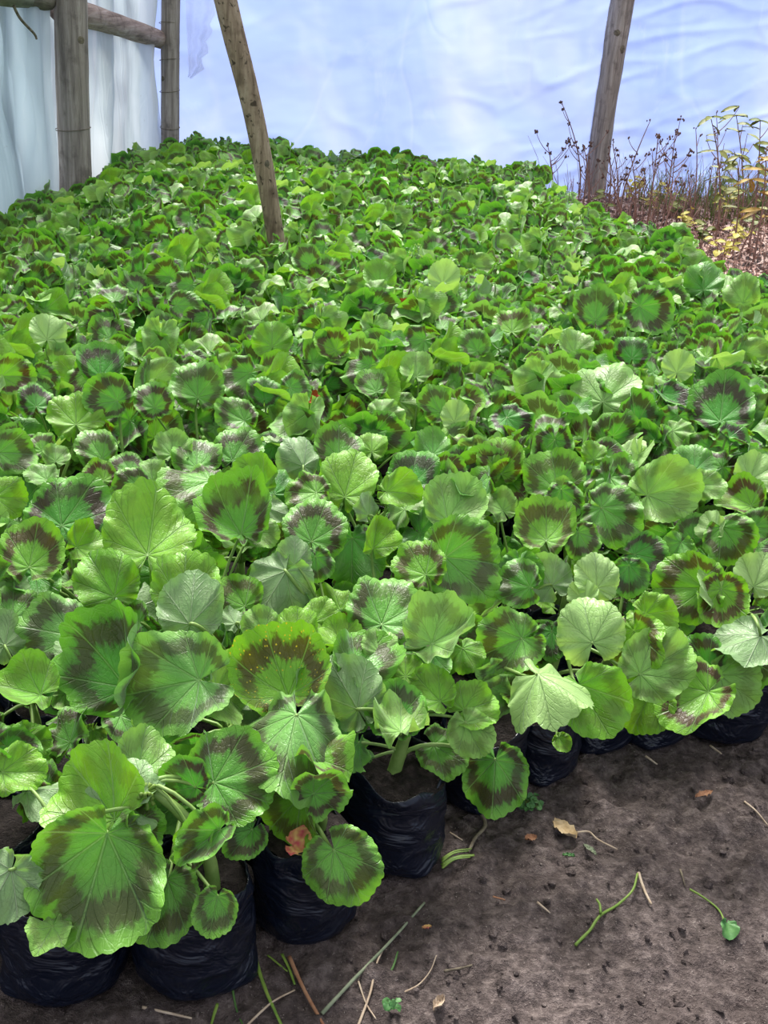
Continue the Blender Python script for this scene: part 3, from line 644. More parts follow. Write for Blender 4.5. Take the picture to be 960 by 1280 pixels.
(0.391,2.017,0.36,-0.1,-0.78,0.61,-0.02,0.62,0.79,0.052,'y',0.354393995584643,0.1,0.055),
(0.542,1.796,0.31,-0.18,-0.8,0.58,-0.02,0.59,0.81,0.064,'d',0.00587634708201816,0.1,0.055),
(0.503,1.736,0.3,-0.17,-0.72,0.67,-0.47,-0.54,-0.7,0.063,'g',0.27931542217152255,0.1,0.055),
(0.666,1.811,0.32,-0.23,-0.73,0.65,0.97,-0.17,0.16,0.076,'d',0.1753647293263607,0.1,0.055),
(0.27,1.611,0.29,0.06,0.78,-0.62,-0.54,0.55,0.64,0.082,'u',-0.055277611615862365,0.1,0.055),
(0.226,1.615,0.29,-0.14,-0.78,0.61,0.05,-0.62,-0.78,0.08,'g',0.3247044500435778,0.1,0.055),
(0.221,1.38,0.22,-0.15,-0.55,0.82,-0.91,-0.24,-0.33,0.074,'b',0.140773135301051,0.1,0.055),
(0.279,1.534,0.22,-0.07,-0.74,0.67,0.05,-0.67,-0.74,0.065,'k',0.3490456967357566,0.1,0.055),
(0.324,1.56,0.29,-0.47,-0.74,0.47,-0.06,0.56,0.83,0.053,'p',0.2,0.1,0.055),
(0.414,1.434,0.18,-0.25,-0.69,0.68,-0.45,-0.54,-0.71,0.091,'y',0.10119707610362312,0.1,0.055),
(0.294,1.405,0.12,-0.08,-0.68,0.73,0.67,-0.58,-0.46,0.031,'y',0.2,0.1,0.055),
(0.594,1.538,0.2,-0.23,-0.72,0.66,0.18,-0.7,-0.69,0.081,'d',0.3967340232608195,0.1,0.055),
(0.537,3.06,0.4,-0.18,-0.85,0.5,-0.02,0.51,0.86,0.128,'d',0.20511279496071283,0.1,0.055),
(0.685,3.062,0.4,-0.13,-0.85,0.51,0.87,-0.35,-0.36,0.145,'d',0.20361476725652827,0.1,0.055),
(0.701,2.298,0.39,-0.29,-0.68,0.68,0.13,0.67,0.73,0.147,'k',0.05088282572285939,0.1,0.055),
(0.656,2.538,0.4,-0.25,-0.9,0.35,0.11,0.33,0.94,0.078,'p',0.2,0.05,0.055),
(0.465,2.381,0.38,-0.2,-0.66,0.72,0.17,0.7,0.69,0.159,'l',0.10810707213307377,-0.05,0.055),
(0.965,3.617,0.39,-0.26,-0.79,0.56,0.03,0.57,0.82,0.133,'g',-0.07082861143612057,0.1,0.055),
(-0.538,2.01,0.4,0.22,-0.84,0.5,-0.9,0.03,0.44,0.094,'d',0.1858263028863304,0.1,0.055),
(-0.458,2.036,0.39,0.19,-0.84,0.5,-0.28,0.45,0.85,0.08,'d',0.3223365412613766,0.1,0.055),
(-0.393,2.144,0.39,0.15,-0.83,0.54,-0.12,0.52,0.84,0.112,'d',0.2529123169309978,0.1,0.055),
(-0.589,1.969,0.37,0.19,-0.62,0.76,-0.2,0.73,0.65,0.105,'y',0.12039660722686073,0.1,0.055),
(-0.613,2.236,0.39,0.2,-0.73,0.65,-0.17,0.63,0.76,0.103,'k',0.27273402588532614,0.1,0.055),
(-0.756,2.113,0.39,0.39,-0.78,0.48,0.91,0.42,-0.05,0.092,'b',0.3668254344673427,0.1,0.055),
(-0.285,2.484,0.4,0.09,-0.86,0.5,-0.1,0.49,0.86,0.095,'y',0.10733569262854754,0.1,0.055),
(-0.151,2.526,0.39,0.14,-0.88,0.46,-0.57,0.31,0.76,0.085,'b',0.2884544607758622,0.1,0.055),
(-0.293,3.38,0.41,0.07,-0.92,0.39,-0.57,0.29,0.77,0.091,'d',-0.05886148767181429,0.1,0.055),
(-0.532,2.734,0.4,0.15,-0.84,0.52,0.98,0.2,0.03,0.087,'d',0.04973286332420715,0.1,0.055),
(0.291,2.847,0.39,-0.12,-0.71,0.69,-0.02,0.7,0.72,0.103,'b',0.22693543726767537,0.2,0.055),
(0.183,2.623,0.39,-0.09,-0.84,0.54,-0.53,0.5,0.69,0.084,'d',0.3329625954231079,0.1,0.055),
(0.09,2.207,0.37,0.25,-0.83,0.51,-0.56,0.3,0.77,0.083,'d',0.2,0.1,0.1),
(0.244,2.148,0.36,0.17,-0.62,0.77,0.65,-0.51,-0.56,0.097,'k',0.2,0.0,0.055),
(0.305,1.825,0.36,-0.17,-0.76,0.63,-0.5,0.62,0.61,0.042,'l',0.185736986333577,0.1,0.055),
(0.121,3.273,0.41,0.05,-0.91,0.4,0.1,0.41,0.91,0.098,'p',0.2,0.1,0.055),
(-0.064,3.204,0.41,-0.01,-0.81,0.58,-0.08,0.58,0.81,0.101,'y',0.17979382030185703,0.1,0.055),
(-0.785,2.441,0.39,0.35,-0.76,0.54,-0.01,0.58,0.82,0.086,'p',0.2,0.1,0.055),
(0.129,2.141,0.37,-0.27,-0.84,0.48,0.1,0.47,0.88,0.064,'p',0.3,0.1,0.055),
(0.438,2.698,0.39,0.03,-0.84,0.55,0.14,0.54,0.83,0.087,'l',0.2,0.1,0.055),
(0.579,2.702,0.38,-0.12,-0.83,0.54,-0.01,0.54,0.84,0.091,'k',0.07302752689811771,0.1,0.055),
(1.072,3.528,0.38,-0.57,-0.79,0.24,-0.05,0.32,0.95,0.126,'l',0.4,0.1,0.055),
(0.046,2.42,0.38,-0.05,-0.76,0.64,-0.06,0.65,0.76,0.082,'l',0.351443081017365,0.1,0.055),
(-0.047,2.277,0.38,0.09,-0.74,0.66,-0.54,0.52,0.66,0.075,'d',-0.023728440091911718,0.1,0.055),
(-0.265,2.197,0.37,0.07,-0.74,0.67,-0.12,0.66,0.74,0.076,'k',0.383588985319932,0.1,0.055),
(-0.201,2.209,0.38,0.15,-0.73,0.67,0.98,0.21,0.01,0.073,'d',-0.011294913478033922,0.1,0.055),
(-0.299,2.038,0.37,0.18,-0.62,0.76,-0.9,0.2,0.38,0.086,'d',0.3496435038252816,0.1,0.055),
(-0.388,1.87,0.36,0.22,-0.59,0.78,-0.16,0.76,0.62,0.072,'l',0.2,0.1,0.055),
(-0.677,2.012,0.38,0.34,-0.66,0.67,-0.19,0.65,0.74,0.073,'k',-0.011037417415945494,0.1,0.055)]

# explicit front row (x, y, bag radius, bag height, label)
FRONT = [
 (-0.345, 1.025, .073, .135, 'big-leaved geranium at the corner of the bed, its wide leaf hiding the bag'),
 (-0.192, 1.052, .075, .135, 'geranium with thick bent green stem in a wide dusty grow bag'),
 (-0.066, 1.140, .062, .150, 'geranium with withered yellow red leaf lying on the soil in its bag'),
 (0.050, 1.288, .071, .142, 'small upright geranium in blue black crinkled bag, soil and stem base open to view'),
 (0.172, 1.440, .066, .130, 'geranium with one long leaf hanging down to the bare soil'),
 (0.284, 1.520, .062, .115, 'geranium with yellowed leaf and open soil under pale wilted leaves'),
 (0.388, 1.610, .062, .125, 'geranium in narrow black bag under the pale wilting leaves'),
 (0.486, 1.645, .068, .125, 'geranium in matt black bag under a grey green drooping leaf'),
 (0.618, 1.672, .073, .135, 'geranium in glossy end bag whose base corner sticks out'),
 (0.765, 1.735, .070, .130, 'geranium in last visible bag of the edge, under a grey leaf'),
 (0.90, 1.80, .070, .130, 'geranium at the end of the edge row, half out of frame'),
]
EDGE = np.array([p[:2] for p in FRONT])
UD = np.array([0.846, 0.533]); ND = np.array([-0.533, 0.846])
def edge_n(u):
    uu = EDGE @ UD; nn = EDGE @ ND
    return float(np.interp(u, uu, nn))
def in_view(x, y, m): return -0.05-0.347*y-m < x < 0.16+0.283*y+m
def in_bed(x, y):
    if y > 6.6 or x < -1.47+0.0704*(y-4): return False
    if y > 3.0 and x > max(0.70, 1.17-0.30*(y-4.1)): return False
    if math.hypot(x+0.38, y-3.9) < 0.07 or math.hypot(x+1.43, y-4.91) < 0.11 or math.hypot(x+1.352, y-6.52) < 0.09: return False
    return True
plants = [dict(x=p[0], y=p[1], R=p[2], H=p[3], label=p[4], row=0) for p in FRONT]
rgp = random.Random(5)
for row in range(1, 60):
    for i in range(-40, 60):
        u = i*0.139 + (0.07 if row % 2 else 0) + rgp.uniform(-.014, .014)
        uc = min(max(u, float((EDGE @ UD).min())), float((EDGE @ UD).max()))
        base = edge_n(uc)*max(0.0, 1-row/6) + (EDGE @ ND).mean()*min(1.0, row/6)
        nn = base + row*0.126 + rgp.uniform(-.014, .014)
        p = UD*u + ND*nn
        if in_bed(*p) and in_view(p[0], p[1], 0.16) and p[1] > 0.86: plants.append(dict(x=float(p[0]), y=float(p[1]), R=.067, H=.13, row=row, u=u))
# hero leaves to plants
XY = np.array([(p['x'], p['y']) for p in plants])
for p in plants: p['hero'] = []
for h in HERO:
    hp = np.array(h[:2]) - 0.28*h[9]*np.array(h[6:8])*0.7
    dd = np.hypot(*(XY-hp).T)
    k = int(np.argmin(dd)); plants[k]['hero'].append(h)

ORD = ['zeroth', 'first', 'second', 'third', 'fourth', 'fifth', 'sixth', 'seventh', 'eighth', 'ninth', 'tenth', 'eleventh', 'twelfth', 'thirteenth', 'fourteenth', 'fifteenth', 'sixteenth', 'seventeenth', 'eighteenth', 'nineteenth', 'twentieth']
TENS = {2: 'twenty', 3: 'thirty', 4: 'forty'}
def ordn(k):
    if k <= 20: return ORD[k]
    return TENS[k//10] + ('-' + ORD[k % 10] if k % 10 else 'ieth').replace('tyieth', 'tieth') if k % 10 else {30: 'thirtieth', 40: 'fortieth'}.get(k, 'fiftieth')
plants.sort(key=lambda p: (p['row'] > 0, math.hypot(p['x'], p['y'])))
vis = [p for p in plants if in_view(p['x'], p['y'], 0.03)]
indiv = vis[:298]
ids = set(id(p) for p in indiv)
for p in plants:
    if p['hero'] and id(p) not in ids: indiv.append(p); ids.add(id(p))
rest = [p for p in plants if id(p) not in ids]

bagproto = [bag_mb(s).mesh('grow_bag', BAG) for s in range(5)]
soilproto = [soil_mb(s).mesh('soil', PSOIL) for s in range(3)]
protoL, protoH, protoF = [], [], []
for s in range(6): protoL.append(proto(100+s, LOOKN[s], 11, .17, .29, .10, MD))      # under the named big leaves
for s in range(18): protoH.append(proto(200+s, LOOKN[s % 6], 12, .20, .385, .105, MD)); protoF.append(proto(200+s, LOOKN[s % 6], 12, .20, .385, .105, LO))
meshL = [(f.mesh('foliage', LEAF, True, True), s.mesh('stem', STEM)) for f, s in protoL]
meshH = [(f.mesh('foliage', LEAF, True, True), s.mesh('stem', STEM)) for f, s in protoH]
rowcount = {}
for p in indiv:
    if p['row']: rowcount.setdefault(p['row'], []).append(p)
for r_, L_ in rowcount.items():
    for q_, p in enumerate(sorted(L_, key=lambda p: p['u'])): p['col'] = q_+1
def put(name, me, par, loc=None, rz=0.0, sc=1.0):
    o = bpy.data.objects.new(name, me); COL.objects.link(o); o.parent = par; o.rotation_euler = (0, 0, rz); o.scale = (sc, sc, sc)
    if loc: o.location = loc
    return o
rgl = random.Random(77)
for idx, p in enumerate(indiv):
    x, y = p['x'], p['y']; e = empty('potted_geranium', (x, y, 0)); look = None
    near = y < 2.3
    front = p['row'] == 0
    if front:
        bag_mb(40+idx, p['R'], p['H'], True).build('grow_bag', BAG, e)
        soil_mb(40+idx, p['R']*0.93, p['H']-0.012, True).build('soil', PSOIL, e)
    else:
        put('grow_bag', bagproto[idx % 5], e, None, rgl.uniform(0, 6)); put('soil', soilproto[idx % 3], e, None, rgl.uniform(0, 6))
    if p['hero'] or front:
        rg = random.Random(900+idx); fol, stm = MB(), MB()
        zb = p['H']-0.012
        if front and abs(x-0.05) < .01:
            top = np.array([0.005, 0.0, 0.215]); tube(stm, bez((-0.008, 0, .12), (-0.006, 0, .15), (0.004, 0, .18), top, 14), .011, .007, 10, lambda t, q: 1+.2*max(0, math.sin(t*18))**6)
        elif front and abs(x+0.192) < .01:
            top = np.array([-0.055, -0.01, 0.265]); tube(stm, bez((0.02, -0.01, .115), (0.03, -0.015, .18), (-0.005, -0.015, .24), top, 16), .0095, .0055, 10, lambda t, q: 1+.18*max(0, math.sin(t*20))**6)
        else: top = main_stem(stm, rg, zb, 0.21, 0.0065, True)
        types = {}
        for h in p['hero']:
            P = np.array([h[0]-x, h[1]-y, h[2]])
            small = h[9] < 0.06
            att = leaf(fol, P, h[3:6], h[6:9], h[9], h[10], h[11], h[12], h[13], HI[0], HI[1], rg)
            st = top if h[2] > 0.2 else np.array([top[0]*.5, top[1]*.5, max(zb+0.01, 0.16)])
            petiole(stm, st, att, h[3:6], rg, 0.0027 if h[9] > .09 else 0.0021, 12, 8)
            types[h[10]] = types.get(h[10], 0)+1
        look = rg.choice(LOOKN)
        if y < 2.4: random_leaves(fol, stm, top, rg, look, (0 if idx in (1, 3, 5) else 3) if front else 5, .17, .27, .085, MD, (.05, .085))
        else: random_leaves(fol, stm, top, rg, look, 11, .20, .36, .10, MD)
        if front and abs(x+0.192) < .01:
            bb = MB()
            for q in range(26):
                a = rg.uniform(0, 6.28); c = top + np.array([0.012*math.cos(a), 0.012*math.sin(a)-.014, rg.uniform(-.012, .012)])
                tube(bb, [top+np.array([0, -.008, 0]), c], .0012, .0026, 5)
            bb.build('flower_bud', GREEN, e)
        fol.build('foliage', LEAF, e, True, True); stm.build('stem', STEM, e)
        if front and abs(x+0.066) < .01: 
            wb_ = MB(); leaf(wb_, (-.006, -.045, .152), (0, -.5, .85), (0.9, 0, 0.1), .036, 'y', .2, .6, .09, 80, HI[1], rg); tag(wb_.build('withered_leaf', WITHER, e), 'crumpled yellow and red leaf')
        if front and abs(x-0.284) < .01:
            wb_ = MB(); leaf(wb_, (-.045, -.03, .150), (-.2, -.8, .5), (-.2, 0, -.5), .034, 'y', .3, .3, .2, 40, HI[1], rg); tag(wb_.build('withered_leaf', WITHER, e), 'small yellowed leaf with pink edge')
        big = max(types, key=types.get) if types else None
        if big: look = {'d': 'dark-zoned', 'k': 'dark-zoned', 's': 'yellow-spotted brown', 'g': 'broad green', 'y': 'yellow-green', 'l': 'yellow-green', 'p': 'pale wilting', 'b': 'brown-ringed', 'u': 'pale wilting', 'm': 'grey-green'}[big]
    else:
        low = y < 1.75
        k = rgl.randrange(6 if low else 18); f, s = (meshL if low else meshH)[k]; look = LOOKN[k % 6]
        rz = rgl.uniform(-.7, .7); sc = rgl.uniform(.92, 1.08)
        put('foliage', f, e, None, rz, sc); put('stem', s, e, None, rz, sc)
    if front: lab = p['label']
    else: lab = f"{look} geranium, {ordn(p['row'])} row from bare soil, {ordn(p['col'])} plant from side wall"
    tag(e, lab, 'potted plant', 'geraniums in black grow bags')
# the rest, beyond the first three hundred: one mass
fm = MB(); bagsm = [bag_mb(s) for s in range(3)]; soilm = soil_mb(1)
for q, p in enumerate(rest):
    k = rgl.randrange(18); f, s = protoF[k]; rz = rgl.uniform(-.7, .7); sc = rgl.uniform(.92, 1.08)
    m4 = np.array(Matrix.LocRotScale(Vector((p['x'], p['y'], 0)), Matrix.Rotation(rz, 3, 'Z').to_quaternion(), Vector((sc, sc, sc))))
    fm.add_mb(f, m4, 0); fm.add_mb(s, m4, 1); fm.add_mb(bagsm[q % 3], m4, 2); fm.add_mb(soilm, m4, 3)
if rest: tag(fm.build('distant_geraniums', [LEAF, STEM, BAG, PSOIL], None, True, True), 'mass of distant geranium plants filling the far end of the bed', 'plants', None, 'stuff')
print('PLANTS', len(plants), 'indiv', len(indiv), 'rest', len(rest), 'vis', len(vis), 'hero plants', sum(1 for p in plants if p['hero']))

# red leaves glimpsed in the bed
def red_leaf(loc, D, label, seed):
    rg = random.Random(seed); mb = MB(); leaf(mb, (0, 0, 0), (rg.uniform(-.3, .3), -.7, .6), (1, 0.2, .3), D, 'y', .3, .3, .12, 40, HI[1], rg)
    tag(mb.build('red_leaf', RED, None, True, False, loc), label, 'fallen leaf')
red_leaf((0.01, 3.10, .355), .036, 'small scarlet dying leaf showing among the middle plants', 1)
red_leaf((-0.17, 2.28, .335), .034, 'orange red dying leaf wedged between zoned leaves', 2)
red_leaf((0.42, 1.72, .25), .05, 'pinkish red dead leaf deep in the gap behind the front row', 3)

# ------------------------------------------------------------------ things lying on the soil
MATS = {'green': GREEN, 'straw': STRAW, 'bark': BARK, 'faded': FADED, 'orange': ORANGE, 'darkgreen': DGREEN}
DEBRIS = [
('plant_stalk', 'bright green forked stalk lying on bare soil below the dry tan leaf', 'stalk', 'green', 0.0032, [(0.296, 1.124), (0.318, 1.149), (0.335, 1.174), (0.364, 1.204), (0.389, 1.231), (0.402, 1.265)]),
('straw', 'tan straw piece lying just beside the green forked stalk', 'straw', 'straw', 0.0034, [(0.404, 1.268), (0.408, 1.241), (0.413, 1.212)]),
('leafy_sprig', 'wilted green sprig with one leaf at its end, lying on open soil', 'sprig', 'green', 0.0023, [(0.476, 1.252), (0.492, 1.233), (0.505, 1.205), (0.506, 1.174)]),
('straw', 'pale straw on bare soil below the last black grow bag', 'straw', 'straw', 0.0025, [(0.602, 1.446), (0.616, 1.428), (0.631, 1.405)]),
('straw', 'tiny straw crumb on soil below the green leaf scraps', 'straw', 'straw', 0.0022, [(0.251, 1.191), (0.268, 1.177)]),
('root_thread', 'thin curved pale root on soil near the bottom of the photo', 'root', 'straw', 0.0016, [(0.068, 1.021), (0.088, 1.034), (0.103, 1.057), (0.111, 1.077)]),
('twig', 'bent woody twig under the hanging leaf beside the upright grow bag', 'twig', 'bark', 0.0049, [(0.181, 1.379), (0.188, 1.347), (0.171, 1.309), (0.159, 1.274)]),
('grass_wisp', 'flattened yellow green grass wisp at the foot of the upright grow bag', 'grass', 'green', 0.0057, [(0.121, 1.251), (0.141, 1.262), (0.167, 1.266)]),
('grass_stalk', 'long faded grey green grass stalk crossing the soil', 'grass', 'faded', 0.0034, [(-0.027, 0.981), (0.006, 1.028), (0.054, 1.107), (0.097, 1.185)]),
('straw', 'upright lying brown straw crossing under the long faded grass stalk', 'straw', 'straw', 0.0024, [(0.016, 0.964), (0.029, 1.015), (0.035, 1.06), (0.044, 1.095)]),
('straw', 'fine straw curving away from the long faded grass stalk', 'straw', 'straw', 0.0018, [(0.014, 1.033), (0.025, 1.003), (0.038, 0.98)]),
('weed_stalk', 'orange brown dead stalk pointing out from the small shaded grow bag', 'stalk', 'orange', 0.004, [(-0.075, 1.061), (-0.054, 1.017), (-0.023, 0.964)]),
('loose_grass', 'yellow green grass blade emerging below the small shaded grow bag', 'grass', 'green', 0.004, [(-0.12, 1.062), (-0.107, 1.027), (-0.092, 0.991), (-0.072, 0.954)]),
('loose_grass', 'short green grass blade beside the orange brown stalk', 'grass', 'green', 0.003, [(-0.085, 1.065), (-0.073, 1.043), (-0.064, 1.019)]),
('loose_grass', 'short curved blade curling out under the small shaded grow bag', 'grass', 'green', 0.0025, [(-0.103, 1.064), (-0.085, 1.048), (-0.075, 1.04)]),
('loose_grass', 'dark thin grass blade curving between the two front grow bags', 'grass', 'darkgreen', 0.0025, [(-0.144, 1.049), (-0.14, 1.011), (-0.129, 0.976), (-0.117, 0.952)]),
('straw', 'pale straight straw lying across the yellow green grass blade', 'straw', 'straw', 0.0021, [(-0.113, 0.953), (-0.088, 0.985), (-0.063, 1.011)]),
('straw', 'buff straw lying along the foot of the widest front grow bag', 'straw', 'straw', 0.0028, [(-0.239, 0.964), (-0.21, 0.961), (-0.179, 0.957)]),
('loose_grass', 'green grass blade at the corner of the widest front grow bag', 'grass', 'green', 0.0029, [(-0.153, 0.983), (-0.155, 0.964), (-0.156, 0.946)]),
('loose_grass', 'dark green grass blade lying on soil near the bottom edge', 'grass', 'darkgreen', 0.0025, [(0.048, 1.04), (0.057, 1.063), (0.062, 1.086)]),
('straw', 'loose straw scrap beside the grass wisp', 'straw', 'straw', 0.0021, [(0.134, 1.319), (0.152, 1.303)]),
('straw', 'small buff straw just in front of the shaded back grow bags', 'straw', 'straw', 0.0029, [(0.463, 1.544), (0.482, 1.533)]),
('straw', 'thin straw tucked beside the glossy end grow bag', 'straw', 'straw', 0.003, [(0.585, 1.6), (0.598, 1.575)]),
('twig', 'dark thin twig lying flat on the lower soil', 'twig', 'bark', 0.0025, [(0.121, 1.055), (0.144, 1.068), (0.167, 1.079)]),
('straw', 'short pinkish straw in the middle of the soil', 'straw', 'orange', 0.002, [(0.191, 1.2), (0.208, 1.196)]),
('twig', 'grey twig on the far soil near the straw', 'twig', 'bark', 0.0023, [(0.471, 1.292), (0.471, 1.259)]),
]
for i, (nm, lab, cat, mk, r, pts) in enumerate(DEBRIS):
    base = np.array([pts[0][0], pts[0][1], 0.0]); mb = MB()
    r *= 0.72
    P = smooth_path([(a, b, gz(a, b)+r*0.9+0.003) for a, b in pts], 7) - base
    fl_ = 0.45 if 'grass' in nm and 'stalk' not in nm or 'wisp' in nm else 1.0
    rg = random.Random(i)
    tube(mb, P, r, r*0.65, 8, lambda t, q: 1+0.25*mnoise.noise(Vector((t*9, i*3.1, math.cos(q)))), 0, fl_)
    if nm == 'grass_wisp':
        for d in (-.006, .007, .012): tube(mb, P*np.array([rg.uniform(.8, 1.0), 1, 1]) + np.array([0, d, .001]), r*.6, r*.3, 6, None, 0, .5)
    if nm == 'plant_stalk':
        m = smooth_path([(0.330, 1.213), (0.331, 1.238)] , 4)
        q = smooth_path([(*at2, 0.010) for at2 in ((pts[2][0], pts[2][1]), (pts[2][0]+.001, pts[2][1]+.016), (pts[2][0]-.002, pts[2][1]+.026))], 5) - base
        tube(mb, q, r*.9, r*.6, 8)
    o = mb.build(nm, MATS[mk], None, True, False, base); tag(o, lab, cat, 'plant scraps on the soil')
    if nm == 'leafy_sprig':
        lb = MB(); e_ = P[-1]; leaf(lb, e_+np.array([.0, -.010, .004]), (0.2, -.3, .9), (0.1, -1, 0), .030, 'l', .5, .1, .06, 30, MD[1], rg); lb.build('leaf_blade', CLOVER, o)
def flat_leaf(name, mat, loc, L, W, rz, label, cat, seed, curl=0.25, pts=16):
    rg = random.Random(seed); V = []; nu = 12
    for i in range(pts+1):
        t = i/pts; wd = W*math.sin(PI*min(1, t*0.94+0.04))**0.8*(1+0.12*math.sin(t*17+seed))
        for j in range(nu+1):
            s = j/nu*2-1
            V.append(((t-.5)*L, s*wd/2, curl*W*(s*s) + 0.10*L*math.sin(t*4+seed)*0.4 + 0.004*mnoise.noise(Vector((t*9, s*4, seed)))))
    k = nu+1; Fc = [(i*k+j, i*k+j+1, (i+1)*k+j+1, (i+1)*k+j) for i in range(pts) for j in range(nu)]
    mb = MB(); mb.add(V, Fc); o = mb.build(name, mat, None, True, False, (loc[0], loc[1], gz(*loc)+0.007)); o.rotation_euler = (0, 0, rz)
    tag(o, label, cat, 'plant scraps on the soil'); return o
dl = flat_leaf('dry_leaf', TAN, (0.306, 1.345), .046, .026, math.radians(-48), 'curled tan dry leaf with thin stalk lying on the soil', 'dry leaf', 3, .3)
mb = MB(); tube(mb, smooth_path([(.016, .006, .004), (.028, .022, .006), (.046, .022, .004), (.075, .032, .001)], 6), .0018, .0014, 6); mb.build('leaf_stalk', STRAW, dl)
flat_leaf('leaf_scrap', CLOVER, (.306, 1.29), .018, .007, -.15, 'tiny dark green leaf scrap right below the tan leaf', 'leaf scrap', 5)
flat_leaf('leaf_scrap', FADED, (.338, 1.302), .026, .009, -.9, 'faded torn leaf scrap beside the tan leaf stalk', 'leaf scrap', 6)
flat_leaf('bark_chip', ORANGE, (.541, 1.457), .040, .012, .6, 'reddish bark chip lying on the upper part of the soil', 'bark chip', 7, .1)
flat_leaf('dead_petal', ORANGE, (.254, 1.322), .020, .014, .4, 'brownish pink shred on soil left of the tan leaf', 'leaf scrap', 8)
flat_leaf('husk', STRAW, (.113, 1.003), .024, .012, 1.0, 'pale brown curled husk at the bottom of the soil', 'husk', 9, .5)
flat_leaf('dead_petal', WITHER, (.099, 1.128), .013, .006, .2, 'tiny red and yellow shred in front of the shaded bag', 'leaf scrap', 10)
def sprout(loc, n, R, label, seed):
    rg = random.Random(seed); e = empty('weed_sprout', (*loc, gz(*loc))); lf, st = MB(), MB()
    for i in range(n):
        a = rg.uniform(0, 6.28); r = R*rg.uniform(.2, 1); p = np.array([r*math.cos(a), r*math.sin(a), rg.uniform(.008, .02)])
        att = leaf(lf, p, (rg.gauss(0, .3), -.3+rg.gauss(0, .3), .9), (math.cos(a), math.sin(a), .1), rg.uniform(.007, .012), 'g', .2, .1, .05, 16, LO[1], rg)
        tube(st, bez((0, 0, 0), (0, 0, .008), att*.7, att, 5), .0007, .0005, 5)
    lf.build('foliage', CLOVER, e); st.build('stem', GREEN, e); tag(e, label, 'weed')
sprout((.256, 1.395), 22, .022, 'small clover like weed growing at the foot of the back grow bags', 1)
sprout((.054, .996), 9, .010, 'tiny green seedling at the bottom edge of the soil', 2)
# crumbs of soil
rg = random.Random(4); mb = MB()
ico = np.array([(0, 0, 1), (.89, 0, .45), (.28, .85, .45), (-.72, .53, .45), (-.72, -.53, .45), (.28, -.85, .45), (.72, .53, -.45), (-.28, .85, -.45), (-.89, 0, -.45), (-.28, -.85, -.45), (.72, -.53, -.45), (0, 0, -1)])
icf = [(0,1,2),(0,2,3),(0,3,4),(0,4,5),(0,5,1),(1,6,2),(2,7,3),(3,8,4),(4,9,5),(5,10,1),(6,7,2),(7,8,3),(8,9,4),(9,10,5),(10,6,1),(11,7,6),(11,8,7),(11,9,8),(11,10,9),(11,6,10)]
for i in range(2600):
    x, y = rg.uniform(-.6, 1.1), rg.uniform(.72, 1.95)
    r = .0022*math.exp(rg.gauss(0, .55))
    mb.add(ico*r*np.array([rg.uniform(.7, 1.3), rg.uniform(.7, 1.3), rg.uniform(.5, .9)])*(1+0.2*np.random.RandomState(i).randn(12, 1)) + np.array([x, y, gz(x, y)+r*.3]), icf)
tag(mb.build('soil_crumbs', SOIL, None, False), 'loose crumbs of dark soil scattered over the floor', 'soil', None, 'stuff')

# ------------------------------------------------------------------ dry weeds by the back wall
def weed_region(rg):
    while True:
        x, y = rg.uniform(.7, 3.4), rg.uniform(3.9, 8.9)
        if x > max(0.70, 1.17-0.30*(y-4.1))+0.09 and y < 6.74+(x+1.5)*0.546-0.15 and in_view(x, y, .9): return x, y
rg = random.Random(8); mb = MB()
for i in range(9000):
    x, y = weed_region(rg); L = rg.uniform(.012, .04); a = rg.uniform(0, 6.28); wv = L*rg.uniform(.15, .5)
    d = np.array([math.cos(a), math.sin(a), rg.uniform(-.5, .5)])*L; s = np.array([-math.sin(a), math.cos(a), rg.uniform(-.5, .5)])*wv
    c = np.array([x, y, rg.uniform(.004, .05)]); up_ = np.array([0, 0, L*rg.uniform(.05, .3)])
    mb.add([c-d, c-s+up_, c+d, c+s+up_*.6, c-up_*.2], [(0, 1, 4), (1, 2, 4), (2, 3, 4), (3, 0, 4)])
tag(mb.build('leaf_litter', LITTER, None, False), 'reddish brown dry leaf litter covering the floor beside the bed', 'litter', None, 'stuff')
mb = MB()
for i in range(2100):
    x, y = weed_region(rg); h = (rg.uniform(.05, .20)+.24*rg.random()**3)*(0.55 if y < 6.6 else 1); a = rg.uniform(0, 6.28); l = rg.uniform(.02, .5)*h
    tube(mb, bez((x, y, 0), (x, y, h*.4), (x+l*.4*math.cos(a), y+l*.4*math.sin(a), h*.7), (x+l*math.cos(a), y+l*math.sin(a), h), 4), 0.0026, .0011, 3)
tag(mb.build('dry_stubble', BROWN, None), 'tangle of thin dead reddish brown weed stems on the litter', 'dead weeds', None, 'stuff')
mb = MB()
for i in range(700):
    x, y = rg.uniform(1.5, 3.2), rg.uniform(7.3, 8.8)
    if y > 6.74+(x+1.5)*0.546-0.22: continue
    h = rg.uniform(.10, .32); a = rg.uniform(0, 6.28); l = .4*h
    tube(mb, bez((x, y, 0), (x, y, h*.5), (x+.3*l*math.cos(a), y+.3*l*math.sin(a), h*.8), (x+l*math.cos(a), y+l*math.sin(a), h), 4), .004, .001, 4, None, 0, .3)
tag(mb.build('tall_grass', simple('wall_grass', (.10, .20, .03), (.30, .40, .12), 8), None), 'green grass growing thinly along the foot of the back film wall', 'grass', None, 'stuff')
def small_leaf(mb, p, d, L, W, rg):
    d = nrm(d); s = nrm(np.cross(d, (rg.gauss(0, .3), -.4, 1))); n = np.cross(s, d)
    V = []
    for t in (0, .25, .5, .75, 1.0):
        ww = W*math.sin(PI*(t*.9+.05))
        for q in (-1, 0, 1): V.append(p + d*L*t + s*ww*q*.5 + n*(abs(q)*.15*W - .25*L*t*t))
    mb.add(V, [(i*3+j, i*3+j+1, (i+1)*3+j+1, (i+1)*3+j) for i in range(4) for j in range(2)])
